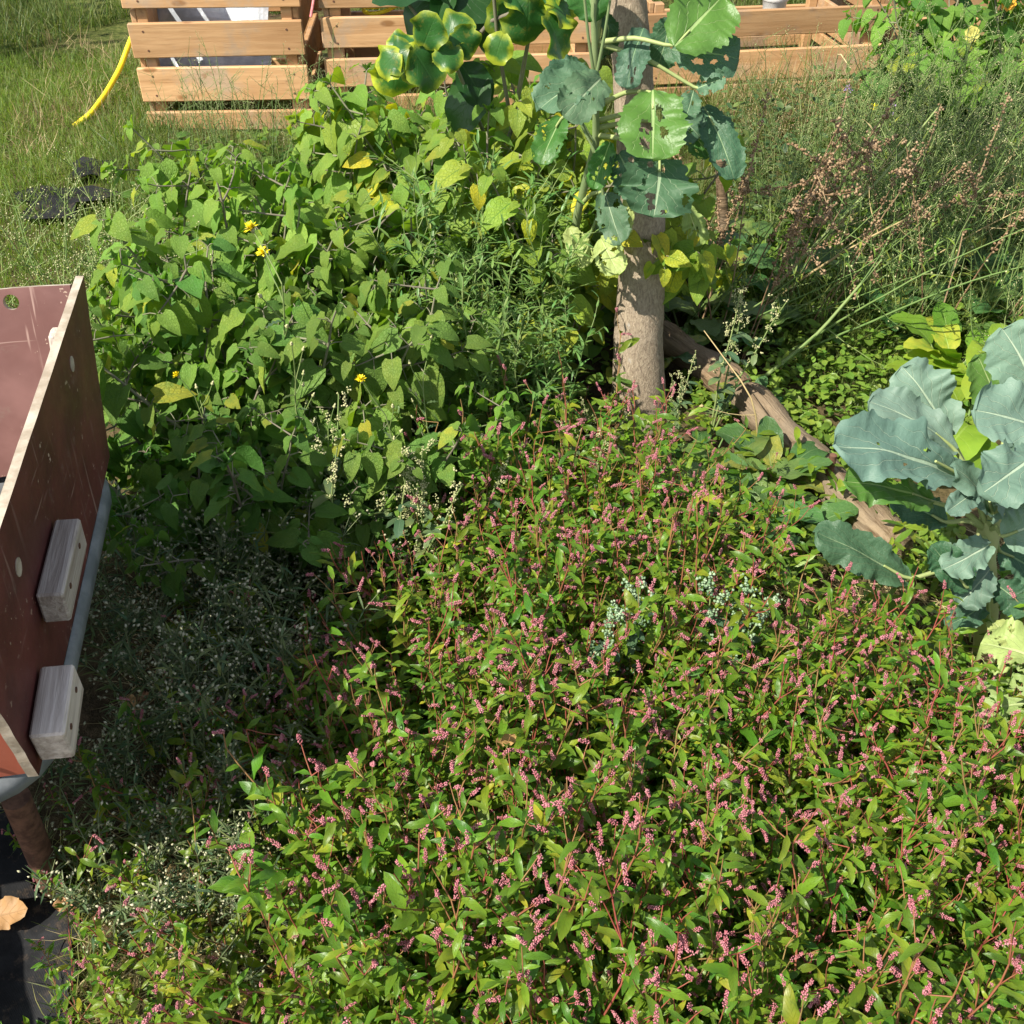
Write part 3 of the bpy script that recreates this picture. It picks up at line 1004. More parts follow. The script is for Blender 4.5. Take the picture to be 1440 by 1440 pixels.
sl3 = [(0.02, 0.075), (zat(108, Y3), zat(64, Y3)), (zat(46, Y3), zat(8, Y3))]
a3, b3 = at_y(905, 60, Y3 - 0.12), at_y(1241, 60, Y3 + 0.06)
bin3 = build_bin('low slatted timber bin standing behind the tree trunk', a3, b3, 0.75, sl3, sl3[-1][1] + 0.03)
a4, b4 = at_y(1250, 60, Y3 + 0.16), at_y(1490, 60, Y3 + 0.32)
bin4 = build_bin('slatted timber bin half covered by the climbing leafy bush', a4, b4, 0.75, [(0.02, 0.10), (zat(85, Y3), zat(45, Y3)), (zat(36, Y3), zat(-8, Y3))], zat(-12, Y3))


def crumple(name, o, ux, uy, nx, ny, amp, mat, label, cat, seed):
    rg = np.random.default_rng(seed)
    b = MB()
    U, V = np.meshgrid(np.linspace(0, 1, nx), np.linspace(0, 1, ny))
    ph = rg.uniform(0, 6, (6, 3))
    Z = sum(np.sin(U * rg.uniform(3, 16) + p[0] + V * rg.uniform(2, 14)) * amp / (1 + 0.5 * k) for k, p in enumerate(ph))
    P = np.asarray(o) + U[..., None] * np.asarray(ux) + V[..., None] * np.asarray(uy) + Z[..., None] * unit(np.cross(ux, uy))
    i = np.arange(nx * ny).reshape(ny, nx)
    f = np.stack([i[:-1, :-1], i[:-1, 1:], i[1:, 1:], i[1:, :-1]], -1).reshape(-1, 4)
    b.add(P, f)
    o = b.obj(name, mat, smooth=False)
    return tag(o, label, cat)


p = at_y(232, 100, Y1 + 0.16)
crumple('plastic_sheet', at_y(215, 100, Y1 + 0.12) * [1, 1, 0] + [0, 0, 0.10], (0.50, 0.03, 0.02), (-0.03, 0.35, 0.42), 26, 20, 0.02, M['plastic'],
        'crumpled blue grey plastic sheet inside the timber bin', 'plastic sheet', 3)


def hose():
    pts = [(104, 178, -0.01), (128, 160, 0.03), (150, 130, 0.07), (168, 98, 0.12), (180, 66, 0.20), (190, 40, 0.26)]
    W = [at_z(a, b, z) for a, b, z in pts]
    fine = []
    for i in range(len(W) - 1):
        for k in range(6):
            fine.append(W[i] + (W[i + 1] - W[i]) * k / 6)
    fine.append(W[-1])
    fine = np.array(fine)
    for _ in range(3):
        fine[1:-1] = (fine[:-2] + fine[1:-1] * 2 + fine[2:]) / 4
    b = MB()
    b.tube(fine, 0.0125, 10)
    tag(b.obj('garden_hose', M['hose']), 'yellow hose arching from the grass to the timber bin', 'hose')
    c = at_y(535, 17, Y2 + 0.09)
    b = MB()
    ring = []
    for a in np.linspace(0, 2 * PI * 2.6, 80):
        q = 0.075 + 0.004 * a / 6
        ring.append(c + [q * math.cos(a), 0.05 + 0.06 * math.sin(a), 0.022 * math.sin(a + 0.6) + 0.004 * a])
    b.tube(ring, 0.0085, 8)
    tag(b.obj('coiled_hose', M['hose']), 'coil of yellow hose lying on the timber bin rail', 'hose')
    b = MB()
    b.tube([at_y(442, -30, Y1 + 0.1), at_y(441, 0, Y1 + 0.06), at_y(437, 24, Y1 + 0.03)], 0.006, 6)
    tag(b.obj('cord', M['pink_rope']), 'pink cord hanging beside the timber bin corner', 'cord')
    c = at_y(1090, 0, Y3 + 0.25)
    b = MB()
    b.tube([c + [0, 0, -0.09], c + [0, 0, 0.0], c + [0, 0, 0.005], c + [0, 0, 0.02]], [0.045, 0.058, 0.064, 0.064], 18)
    tag(b.obj('plastic_pot', M['white_pot']), 'white plastic pot inside the low timber bin', 'pot')


hose()

# ------------------------------------------------------------------ tree and logs
def build_tree():
    r0 = at_z(901, 585, 0.0)
    YT = r0[1]
    pts = [(901, 585), (897, 480), (902, 400), (905, 300), (894, 180), (889, 90), (881, 0), (876, -90)]
    path = [at_y(a, b, YT + 0.02 * i) for i, (a, b) in enumerate(pts)]
    wid = [80, 70, 66, 60, 57, 56, 56, 56]
    rr = [w / 2 / FPX * ((q - EYE) @ FWD) for w, q in zip(wid, path)]
    path[0] = path[0] - [0, 0, 0.05]
    tree = thing('tree', 'tree with a bare grey brown trunk rising out of the weeds', 'tree', r0)
    P0, R0 = [], []
    for i in range(len(path) - 1):
        for k in range(9):
            P0.append(path[i] + (path[i + 1] - path[i]) * k / 9)
            R0.append(rr[i] + (rr[i + 1] - rr[i]) * k / 9)
    P0.append(path[-1]); R0.append(rr[-1])
    P0 = np.array(P0)
    P0[1:-1] = (P0[:-2] + P0[1:-1] * 2 + P0[2:]) / 4
    b = MB()
    rg = np.random.default_rng(5)
    topz = P0[-1]
    b.tube(P0 - r0, R0, 28, lump=0.05, rng=rg)
    limbs = []
    for az, el, ln in ((0.4, 50, 0.9), (2.2, 55, 0.85), (3.9, 45, 0.9), (5.3, 60, 0.95), (1.2, 75, 1.0)):
        d = np.array([math.cos(az) * math.cos(rad(el)), math.sin(az) * math.cos(rad(el)), math.sin(rad(el))])
        q = [topz + d * ln * k + [0, 0, 0.06 * k * k] + rg.normal(size=3) * 0.02 * k for k in np.linspace(0, 1, 8)]
        limbs.append(q)
        b.tube(np.array(q) - r0, np.linspace(R0[-1] * 0.75, 0.010, 8), 9, lump=0.06, rng=rg)
    b.obj('trunk', M['bark'], tree)
    b = MB()
    lf = MB()
    O, D, U = [], [], []
    for q in limbs:
        for k in range(2, 8):
            for j in range(5):
                d = unit(rg.normal(size=3) + [0, 0, 0.3])
                s0 = q[k]
                e = s0 + d * rg.uniform(0.15, 0.38)
                b.tube(np.array([s0, (s0 + e) / 2 + rg.normal(size=3) * 0.02, e]) - r0, [0.006, 0.004, 0.002], 5)
                for m in range(9):
                    w = rg.uniform(0.2, 1.05)
                    O.append(s0 + (e - s0) * w - r0)
                    D.append(unit(d + rg.normal(size=3) * 0.9 + [0, 0, -0.4]))
                    U.append([rg.normal() * 0.4, rg.normal() * 0.4, 1])
    O, D, U = map(np.array, (O, D, U))
    keep = ((O + r0)[:, 2] > 1.30) & ((O + r0)[:, 0] > 0.42)
    O, D, U = O[keep], D[keep], U[keep]
    lf.leaves(O, D, U, rg.uniform(0.05, 0.085, len(O)), rg.uniform(0.035, 0.055, len(O)), P_ovate, 4, 2, 0.25, 0.7, rng=rg)
    b.obj('twigs', M['bark'], tree)
    lf.obj('crown', M['crown_leaf'], tree)


build_tree()


def build_shade_tree():  # stands out of view, added to cast shade on the path end
    r0 = np.array([-4.9, 4.7, 0.0])
    t = thing('tree', 'leafy shrub like tree shading the far end of the path', 'tree', r0)
    rg = np.random.default_rng(8)
    b, lf = MB(), MB()
    O, D = [], []
    for i in range(9):
        p = bend_path((0, 0, 0), dirv(i * 0.7 * 2, rad(rg.uniform(5, 32))), 12, 0.24, rg, 0.0, 0.06)
        b.tube(p, np.linspace(0.04, 0.006, 13), 7, rng=rg)
        for k in range(3, 13):
            for j in range(36):
                o = p[k] + rg.normal(size=3) * 0.17
                O.append(o); D.append(unit(rg.normal(size=3) + [0, 0, -0.3]))
    O, D = np.array(O), np.array(D)
    n = len(O)
    lf.leaves(O, D, np.stack([rg.normal(size=n) * .4, rg.normal(size=n) * .4, np.ones(n)], 1), rg.uniform(.06, .10, n), rg.uniform(.035, .06, n), P_ovate, 4, 2, 0.25, 0.6, rng=rg)
    b.obj('trunk', M['bark'], t)
    lf.obj('crown', M['crown_leaf'], t)


def build_logs():
    specs = [((1048, 556), (1262, 776), 0.049, M['log'], 'weathered split log edging the bed, lit by sun, beside the kale'),
             ((925, 470), (1045, 548), 0.046, M['log_dark'], 'dark half rotten log lying just behind the tree trunk'),
             ((800, 385), (872, 395), 0.035, M['log_dark'], 'short brown timber end under the pale kale leaf')]
    for k, (a, c, rr, m, lab) in enumerate(specs):
        A, B = at_z(*a, rr * 1.35), at_z(*c, rr * 1.35)
        ax = unit(B - A)
        L = np.linalg.norm(B - A)
        r = thing('log', lab, 'log', A, math.atan2(ax[1], ax[0]))
        b = MB()
        rg = np.random.default_rng(k + 4)
        n = max(6, int(L / 0.02))
        bumps = rg.normal(size=(n + 1, 2)) * 0.003
        for _ in range(2): bumps[1:-1] = (bumps[:-2] + bumps[1:-1] + bumps[2:]) / 3
        path = [(L * i / n, bumps[i, 0], bumps[i, 1]) for i in range(n + 1)]
        b.tube(path, [rr * (1 + 0.10 * math.sin(i * 0.5 + k)) * (0.86 if i in (0, n) else 1) for i in range(n + 1)], 22, lump=0.09, rng=rg)
        b.obj('wood', m, r, smooth=True)
    # rusty stake against the log, old stump post behind
    b = MB()
    A, B = at_z(1158, 705, 0.02), at_z(1172, 640, 0.16)
    b.tube([A, (A + B) / 2, B], [0.010, 0.0095, 0.009], 8)
    tag(b.obj('stake', M['rust']), 'short rusty metal stake leaning against the sunlit log', 'stake')
    A = at_z(1020, 362, 0)
    B = at_y(1012, 225, A[1])
    b = MB()
    b.tube([A, A * .6 + B * .4, B], [0.022, 0.020, 0.017], 10, lump=0.2)
    tag(b.obj('wooden_stake', M['log_dark']), 'brown wooden stake standing among dry stalks behind the trunk', 'stake')


build_logs()


# ------------------------------------------------------------------ plants
def bend_path(p, d, n, seg, rg, rise=0.0, jit=0.05):
    """n segments from p along d, turning up by rise per segment."""
    out = [np.array(p, float)]
    d = unit(d)
    for _ in range(n):
        d = unit(d + np.array([0, 0, rise]) + rg.normal(size=3) * jit)
        out.append(out[-1] + d * seg)
    return np.array(out)


def dirv(az, inc):
    return np.array([math.sin(inc) * math.cos(az), math.sin(inc) * math.sin(az), math.cos(inc)])


class LeafBag:
    def __init__(s): s.a = {k: [] for k in ('o', 'd', 'u', 'L', 'W', 'fold', 'curl', 'yel', 'side')}

    def add(s, o, d, u, L, W, fold=0.3, curl=0.6, yel=0.0, side=0.0):
        for k, v in zip(('o', 'd', 'u', 'L', 'W', 'fold', 'curl', 'yel', 'side'), (o, d, u, L, W, fold, curl, yel, side)):
            s.a[k].append(v)

    def flush(s, mb, prof, nv, nu, rg, **kw):
        if not s.a['o']: return
        q = {k: np.array(v, float) for k, v in s.a.items()}
        mb.leaves(q['o'], q['d'], q['u'], q['L'], q['W'], prof, nv, nu, q['fold'], q['curl'], yel=q['yel'], side=q['side'], rng=rg, **kw)


def spike(mb, p, d, ln, rg, r=0.00145):
    n = max(18, int(ln / 0.0006))
    d = unit(d)
    a = unit(np.cross(d, [0.2, 0.3, 0.9]))
    b = np.cross(d, a)
    t = np.sort(rg.random(n))
    th = np.arange(n) * 2.4
    rad_ = 0.0031 * (1 - 0.5 * t ** 2) * rg.uniform(0.45, 1.15, n)
    bow = rg.normal() * 0.12
    ctr = p + d * (t * ln)[:, None] + a * (bow * ln * t ** 2)[:, None]
    c = ctr + (np.cos(th) * rad_)[:, None] * a + (np.sin(th) * rad_)[:, None] * b
    dd = unit(c - ctr + d * 0.003)
    mb.blobs(c, r * rg.uniform(0.7, 1.15, n), dd, 1.4, np.clip(rg.random(n) * 0.75 + rg.random() * 0.3, 0, 1), rng=rg)


def make_knotweed(rg):
    root = thing('knotweed', '', 'weed')
    st, spikes, bag = MB(), [], LeafBag()
    ns = int(rg.integers(5, 8))
    for i in range(ns):
        az = 2 * PI * (i + rg.uniform(-0.3, 0.3)) / ns
        inc = rad(rg.uniform(35, 72))
        n = int(rg.integers(10, 15))
        path = bend_path((0, 0, 0), dirv(az, inc), n, rg.uniform(0.025, 0.036), rg, 0.10, 0.12)
        red = rg.uniform(0, 0.75)
        st.tube(path, np.linspace(0.0025, 0.0011, n + 1), 5, red, cap=False, rng=rg)
        for k in range(2, n + 1):
            tg = unit(path[k] - path[k - 1])
            sd = unit(np.cross(tg, [0, 0, 1]) + 0.01)
            la = (k * 2.4 + rg.uniform(-0.6, 0.6))
            nn = np.cross(sd, tg)
            ld = unit(sd * math.cos(la) + nn * math.sin(la) * 0.6 + tg * 0.55 + [0, 0, 0.15])
            big = math.sin(PI * min(1, (k + 1) / (n + 2))) ** 0.6
            L = (rg.uniform(0.028, 0.060) if rg.random() < 0.85 else rg.uniform(0.06, 0.085)) * (0.5 + 0.5 * big)
            y = rg.uniform(0.45, 1.0) if rg.random() < 0.16 else rg.uniform(0, 0.35)
            bag.add(path[k], ld, [rg.normal() * 0.35, rg.normal() * 0.35, 1], L, L * rg.uniform(0.26, 0.37), rg.uniform(0.1, 0.5),
                    rg.uniform(0.2, 1.5), y, rg.normal() * 0.08)
            if rg.random() < 0.7:
                L3 = L * rg.uniform(0.45, 0.8)
                bag.add(path[k], unit(-ld * [1, 1, -0.6] + rg.normal(size=3) * 0.4), [rg.normal() * 0.5, rg.normal() * 0.5, 1], L3, L3 * rg.uniform(0.22, 0.34),
                        rg.uniform(0.1, 0.6), rg.uniform(0.2, 1.8), rg.uniform(0, 0.45), rg.normal() * 0.12)
            if k >= 4 and rg.random() < 0.55:
                sp = bend_path(path[k], unit(ld * 0.7 + tg * 0.6 + [0, 0, 0.6]), 3, rg.uniform(0.014, 0.028), rg, 0.2, 0.1)
                st.tube(sp, [0.0013, 0.0011, 0.0009, 0.0007], 4, red, cap=False, rng=rg)
                q = 1
                for q in (1, 2):
                    d2 = unit(rg.normal(size=3) * [1, 1, 0.3] + [0, 0, 0.3])
                    L2 = rg.uniform(0.024, 0.050)
                    bag.add(sp[q], d2, [rg.normal() * 0.3, rg.normal() * 0.3, 1], L2, L2 * 0.28, 0.3, rg.uniform(0.2, 1.2), rg.uniform(0, 0.3), 0)
                if rg.random() < 0.30:
                    spikes.append(MB())
                    spike(spikes[-1], sp[-1], unit(sp[-1] - sp[-2] + [0, 0, 0.5] + rg.normal(size=3) * 0.2), rg.uniform(0.011, 0.026), rg)
        tip = path[-1]
        for q in range(1 if rg.random() < 0.75 else 2):
            d = unit(path[-1] - path[-2] + rg.normal(size=3) * 0.35 + [0, 0, 0.4])
            ped = bend_path(tip, d, 2, rg.uniform(0.012, 0.03), rg, 0.15, 0.08)
            st.tube(ped, [0.0011, 0.0009, 0.0007], 4, red, cap=False, rng=rg)
            spikes.append(MB())
            spike(spikes[-1], ped[-1], unit(ped[-1] - ped[-2] + rg.normal(size=3) * 0.15), rg.uniform(0.014, 0.032), rg)
    st.obj('stems', M['knot_stem'], root)
    lv = MB()
    bag.flush(lv, P_lance, 7, 2, rg, wave=0.30, wf=1.8)
    lv.obj('foliage', M['knot_leaf'], root)
    for f_ in spikes: f_.obj('flower_spike', M['knot_bud'], root)
    return root


def make_cherry(leafm, yellow=0.05, size=1.0, hi=0.62):
    def mk(rg):
        root = thing('ground_cherry', '', 'bush')
        st, bag, tiny = MB(), LeafBag(), LeafBag()
        ns = int(rg.integers(5, 8))
        for i in range(ns):
            az = 2 * PI * (i + rg.uniform(-0.3, 0.3)) / ns
            inc = rad(rg.uniform(12, 42))
            n = int(rg.integers(9, 12))
            seg = hi / 10 * rg.uniform(0.85, 1.2)
            path = bend_path((rg.normal() * 0.03, rg.normal() * 0.03, 0), dirv(az, inc), n, seg, rg, 0.0, 0.11)
            st.tube(path, np.linspace(0.0062, 0.0022, n + 1), 6, rng=rg, cap=False)
            brs = [(path, 3)]
            for k in range(3, n):
                if rg.random() < 0.75:
                    d = unit(path[k] - path[k - 1] + unit(rg.normal(size=3) * [1, 1, 0.35]) * 0.95)
                    bp = bend_path(path[k], d, int(rg.integers(3, 5)), 0.042, rg, 0.02, 0.12)
                    st.tube(bp, np.linspace(0.0030, 0.0014, len(bp)), 5, rng=rg, cap=False)
                    brs.append((bp, 1))
            for bp, k0 in brs:
                for k in range(k0, len(bp)):
                    tg = unit(bp[k] - bp[k - 1])
                    last = k == len(bp) - 1
                    for s_ in range(3 if last else 2):
                        out = unit(np.cross(tg, unit(rg.normal(size=3))))
                        pd = unit(out + tg * 0.3 + [0, 0, 0.25])
                        pl = rg.uniform(0.014, 0.036) * size
                        q = bp[k] + pd * pl
                        st.tube([bp[k], bp[k] + pd * pl * 0.5 + [0, 0, 0.003], q], [0.0016, 0.0012, 0.0010], 4, rng=rg, cap=False)
                        ld = unit(pd * [1, 1, 0.3] * 0.9 + [0, 0, -rg.uniform(0.15, 0.95)])
                        L = rg.uniform(0.042, 0.108) * size * (0.72 if last else 1)
                        y = rg.uniform(0.5, 1) if rg.random() < yellow else rg.uniform(0, 0.2)
                        bag.add(q, ld, unit(pd * 0.3 + [rg.normal() * 0.25 - 0.45, rg.normal() * 0.25 - 0.55, 1]), L, L * rg.uniform(0.68, 0.86), rg.uniform(0.08, 0.35),
                                rg.uniform(0.2, 0.9), y, rg.normal() * 0.06)
                    if last:
                        for s_ in range(5):
                            d = unit(rg.normal(size=3) + tg)
                            tiny.add(bp[k], d, tg, rg.uniform(0.018, 0.032) * size, 0.014 * size, 0.5, 0.3, 0, 0)
        st.obj('stems', M['gc_stem'], root)
        lv = MB()
        bag.flush(lv, toothed(P_heart, 6, 0.05), 8, 4, rg, wave=0.10, wf=2.2, lobe=0.07)
        tiny.flush(lv, P_ovate, 3, 2, rg)
        lv.obj('foliage', leafm, root)
        return root
    return mk


def make_dock_rosette(leafm, L0=0.15, n0=9, up=0.5):
    def mk(rg):
        root = thing('broadleaf_weed', '', 'weed')
        st, bag = MB(), LeafBag()
        for i in range(n0):
            az = i * 2.4 + rg.uniform(-0.3, 0.3)
            inc = rad(rg.uniform(25, 75))
            p = bend_path((0, 0, 0), dirv(az, inc * 0.6), 4, rg.uniform(0.018, 0.04), rg, -0.05, 0.05)
            st.tube(p, np.linspace(0.004, 0.0025, 5), 5, rng=rg, cap=False)
            L = L0 * rg.uniform(0.65, 1.2)
            bag.add(p[-1], dirv(az, inc + 0.15), [0, 0, 1], L, L * rg.uniform(0.5, 0.68), rg.uniform(0.05, 0.3), rg.uniform(0.3, 1.3),
                    rg.uniform(0, 0.25) if rg.random() > 0.08 else 0.7, rg.normal() * 0.06)
        st.obj('stems', M['green_stem'], root)
        lv = MB()
        bag.flush(lv, toothed(P_ovate, 9, 0.04), 10, 6, rg, wave=0.13, wf=2.7)
        lv.obj('foliage', leafm, root)
        return root
    return mk


def make_wisp(leafm, hi=0.65, ns=9, leafL=0.05, leafW=0.004, dens=2, spread=25, name='wispy_weed', seeds=None, seedr=0.002, stemm='green_stem', nod=0.02):
    def mk(rg):
        root = thing(name, '', 'weed')
        st, bag, sd = MB(), LeafBag(), MB()
        for i in range(ns):
            az = rg.uniform(0, 2 * PI)
            n = 16
            path = bend_path((rg.normal() * 0.04, rg.normal() * 0.04, 0), dirv(az, rad(rg.uniform(2, spread))), n, hi / n * rg.uniform(0.7, 1.15), rg, -nod * rg.random(), 0.05)
            st.tube(path, np.linspace(0.0026, 0.0010, n + 1), 4, rng=rg, cap=False)
            for k in range(2, n + 1):
                for j in range(dens):
                    tg = unit(path[k] - path[k - 1])
                    w = rg.random()
                    o = path[k - 1] * (1 - w) + path[k] * w
                    d = unit(unit(rg.normal(size=3) * [1, 1, 0.3]) + tg * rg.uniform(0.3, 1.1))
                    L = leafL * rg.uniform(0.6, 1.3) * (1.15 - 0.5 * k / n)
                    bag.add(o, d, [0, 0, 1], L, leafW * rg.uniform(0.8, 1.3), 0.3, rg.uniform(0, 0.9), rg.uniform(0, 0.3) if rg.random() > 0.08 else 0.8, rg.normal() * 0.1)
                if k > 9 and rg.random() < 0.7:
                    d = unit(rg.normal(size=3) * [1, 1, 0.2] + [0, 0, 0.8])
                    bp = bend_path(path[k], d, 3, 0.028, rg, 0.03, 0.08)
                    st.tube(bp, [0.0012, 0.001, 0.0008, 0.0006], 3, rng=rg, cap=False)
                    if seeds:
                        c = bp[0] + (bp[-1] - bp[0]) * rg.uniform(0.3, 1.1, (7, 1)) + rg.normal(size=(7, 3)) * 0.006
                        sd.blobs(c, seedr * rg.uniform(0.6, 1.3, 7), None, 1.2, rng=rg)
                    else:
                        for j in range(3):
                            bag.add(bp[j + 1], unit(d + rg.normal(size=3) * 0.5), [0, 0, 1], leafL * 0.5, leafW * 0.8, 0.3, 0.3, rg.uniform(0, 0.3), 0)
        st.obj('stems', M[stemm], root)
        lv = MB()
        bag.flush(lv, P_linear if leafW < 0.01 else P_lance, 4, 2, rg)
        lv.obj('foliage', leafm, root)
        if seeds and sd.n: sd.obj('seed_heads', M[seeds], root)
        return root
    return mk


def make_fluffy(rg):
    """Fine grey green bushy weed with small pale fluffy heads."""
    root = thing('fluffy_weed', '', 'weed')
    st, bag, sd, br = MB(), LeafBag(), MB(), LeafBag()
    for i in range(9):
        az = rg.uniform(0, 2 * PI)
        path = bend_path((0, 0, 0), dirv(az, rad(rg.uniform(5, 45))), 10, rg.uniform(0.024, 0.036), rg, 0.02, 0.09)
        st.tube(path, np.linspace(0.0026, 0.0011, 11), 4, rng=rg, cap=False)
        for k in range(2, 11):
            for j in range(3):
                d = unit(unit(rg.normal(size=3) * [1, 1, 0.4]) + [0, 0, 0.4])
                bag.add(path[k], d, [0, 0, 1], rg.uniform(0.02, 0.05), rg.uniform(0.0035, 0.007), 0.3, rg.uniform(0, 0.8), rg.uniform(0, 0.4), 0)
            if k > 3:
                for j in range(2):
                    d = unit(unit(rg.normal(size=3) * [1, 1, 0.2]) + [0, 0, 0.8])
                    bp = bend_path(path[k], d, 2, rg.uniform(0.012, 0.028), rg, 0.05, 0.12)
                    st.tube(bp, [0.0009, 0.0007, 0.0006], 3, rng=rg, cap=False)
                    for h in range(int(rg.integers(1, 3))):
                        c = bp[-1] + rg.normal(size=3) * 0.006
                        if rg.random() < 0.10:
                            rr = rg.uniform(0.0055, 0.0085)
                            m = 34
                            dd = unit(rg.normal(size=(m, 3)))
                            br.a['o'].extend(c + dd * 0.0005)
                            br.a['d'].extend(dd)
                            br.a['u'].extend(unit(rg.normal(size=(m, 3))))
                            for kk, vv in (('L', rr), ('W', 0.0011), ('fold', 0), ('curl', 0), ('yel', 0), ('side', 0)):
                                br.a[kk].extend([vv] * m)
                        else:
                            sd.blobs([c], [rg.uniform(0.0022, 0.0036)], d, 1.6, rng=rg)
    st.obj('stems', M['grey_stem'], root)
    lv = MB()
    bag.flush(lv, P_linear, 3, 2, rg)
    lv.obj('foliage', M['thistle_leaf'], root)
    br.flush(sd, P_linear, 1, 1, rg)
    sd.obj('seed_heads', M['fluff'], root)
    return root


def make_dry_dock(rg):
    root = thing('dry_stalks', '', 'dry weed')
    st, sd = MB(), MB()
    for i in range(int(rg.integers(2, 4))):
        az = rg.uniform(-0.9, 0.9) + (PI if rg.random() < 0.25 else 0)
        path = bend_path((0, 0, 0), dirv(az, rad(rg.uniform(8, 30))), 14, rg.uniform(0.045, 0.056), rg, 0.0, 0.05)
        st.tube(path, np.linspace(0.0030, 0.0012, 15), 5, rng=rg, cap=False)
        tops = [path[7:]]
        for k in range(6, 13):
            if rg.random() < 0.38:
                d = unit(path[k] - path[k - 1] + rg.normal(size=3) * 0.4 + [0, 0, 0.1])
                bp = bend_path(path[k], d, 5, 0.030, rg, 0.04, 0.08)
                st.tube(bp, np.linspace(0.0018, 0.0009, 6), 4, rng=rg, cap=False)
                tops.append(bp)
        for tp in tops:
            m = len(tp) * 10
            w = rg.random(m) * (len(tp) - 1)
            i0 = w.astype(int)
            c = tp[i0] + (tp[np.minimum(i0 + 1, len(tp) - 1)] - tp[i0]) * (w - i0)[:, None] + rg.normal(size=(m, 3)) * 0.0055
            gap = np.sin(w * 5.5 + rg.uniform(0, 6)) > -0.45
            sd.blobs(c[gap], rg.uniform(0.0028, 0.0054, gap.sum()), None, 1.4, rng=rg)
    st.obj('stems', M['dry_stem'], root)
    sd.obj('seed_heads', M['dry_seed'], root)
    return root


def flower_head(mb, c, d, r, rg, m=60):
    d = unit(d)
    a = unit(np.cross(d, [0.2, 0.5, 0.3]))
    b = np.cross(d, a)
    th = rg.uniform(0, 2 * PI, m)
    inc = rg.uniform(0.25, 1.35, m)
    dd = unit(np.sin(inc)[:, None] * (np.cos(th)[:, None] * a + np.sin(th)[:, None] * b) + np.cos(inc)[:, None] * d)
    mb.leaves(np.tile(c, (m, 1)), dd, d, r * rg.uniform(0.7, 1.05, m), r * 0.34, P_linear, 2, 1, 0.1, 0.3, rng=rg)


def make_sowthistle(flowers=2, hi=0.5):
    def mk(rg):
        root = thing('sow_thistle', '', 'weed')
        st, bag, buds, pet = MB(), LeafBag(), [], []
        path = bend_path((0, 0, 0), dirv(rg.uniform(0, 6.28), rad(rg.uniform(3, 14))), 14, hi / 14, rg, 0, 0.05)
        st.tube(path, np.linspace(0.0036, 0.0016, 15), 5, rng=rg, cap=False)
        for k in range(2, 13):
            for j in range(2 if k < 7 else 1):
                d = unit(unit(rg.normal(size=3) * [1, 1, 0.2]) + [0, 0, rg.uniform(-0.1, 0.5)])
                L = rg.uniform(0.06, 0.12) * (1.1 - 0.06 * k)
                bag.add(path[k], d, [0, 0, 1], L, L * 0.26, 0.2, rg.uniform(0.5, 1.6), rg.uniform(0, 0.2), rg.normal() * 0.1)
        left = flowers
        for k in range(8, 15):
            d = unit(unit(rg.normal(size=3) * [1, 1, 0.1]) * 0.7 + [0, 0, 0.9])
            bp = bend_path(path[k], d, 4, rg.uniform(0.014, 0.03), rg, 0.05, 0.08)
            st.tube(bp, np.linspace(0.0016, 0.0011, 5), 4, rng=rg, cap=False)
            e = bp[-1]
            dd = unit(bp[-1] - bp[-2])
            bud = MB()
            buds.append(bud)
            bud.blobs([e], [0.0055], dd, 1.25, 0.5, rng=rg)
            if k >= 15 - left:
                pet.append(MB())
                flower_head(pet[-1], e + dd * 0.004, unit(dd + [0, -0.5, 0.4]), 0.0165, rg)
            else:
                bud.blobs([e + dd * 0.006], [0.0032], dd, 1.8, 1.0, rng=rg)
        st.obj('stems', M['green_stem'], root)
        lv = MB()
        bag.flush(lv, toothed(P_lance, 5, 0.75), 15, 2, rg, wave=0.3, wf=4)
        lv.obj('foliage', M['thistle_leaf'], root)
        for f_ in buds: f_.obj('bud', M['cream_seed'], root)
        for f_ in pet: f_.obj('flower', M['yellow_petal'], root)
        return root
    return mk


def make_panicle(seedm, leafm, hi=0.4, r=0.0028, ns=3, dens=60):
    def mk(rg):
        root = thing('goosefoot', '', 'weed')
        st, bag, sd = MB(), LeafBag(), MB()
        for i in range(ns):
            path = bend_path((0, 0, 0), dirv(rg.uniform(0, 6.28), rad(rg.uniform(5, 30))), 11, hi / 11, rg, 0.0, 0.06)
            st.tube(path, np.linspace(0.0035, 0.0012, 12), 5, rng=rg, cap=False)
            for k in range(2, 9):
                for j in range(2):
                    d = unit(unit(rg.normal(size=3) * [1, 1, 0.2]) + [0, 0, 0.2])
                    L = rg.uniform(0.025, 0.05)
                    bag.add(path[k], d, [0, 0, 1], L, L * 0.42, 0.2, rg.uniform(0.2, 1), rg.uniform(0, 0.3), 0)
            for k in range(5, 12):
                bp = bend_path(path[k], unit(unit(rg.normal(size=3) * [1, 1, 0.2]) * 0.6 + [0, 0, 0.8]), 3, 0.016, rg, 0.05, 0.1) if k < 11 else path[9:]
                for q in range(dens // 8):
                    c = bp[int(rg.integers(0, len(bp)))] + rg.normal(size=3) * 0.004
                    m = 5
                    sd.blobs(c + rg.normal(size=(m, 3)) * r * 0.9, r * rg.uniform(0.5, 1.0, m), None, 1.0, np.clip(rg.random() + rg.normal(size=m) * 0.2, 0, 1), rng=rg)
        st.obj('stems', M['green_stem'], root)
        lv = MB()
        bag.flush(lv, toothed(P_ovate, 4, 0.25), 6, 2, rg)
        lv.obj('foliage', leafm, root)
        sd.obj('seed_heads', M[seedm], root)
        return root
    return mk


G = lambda x, y: float(gz(x, y))
build_shade_tree()
rg = np.random.default_rng(42)

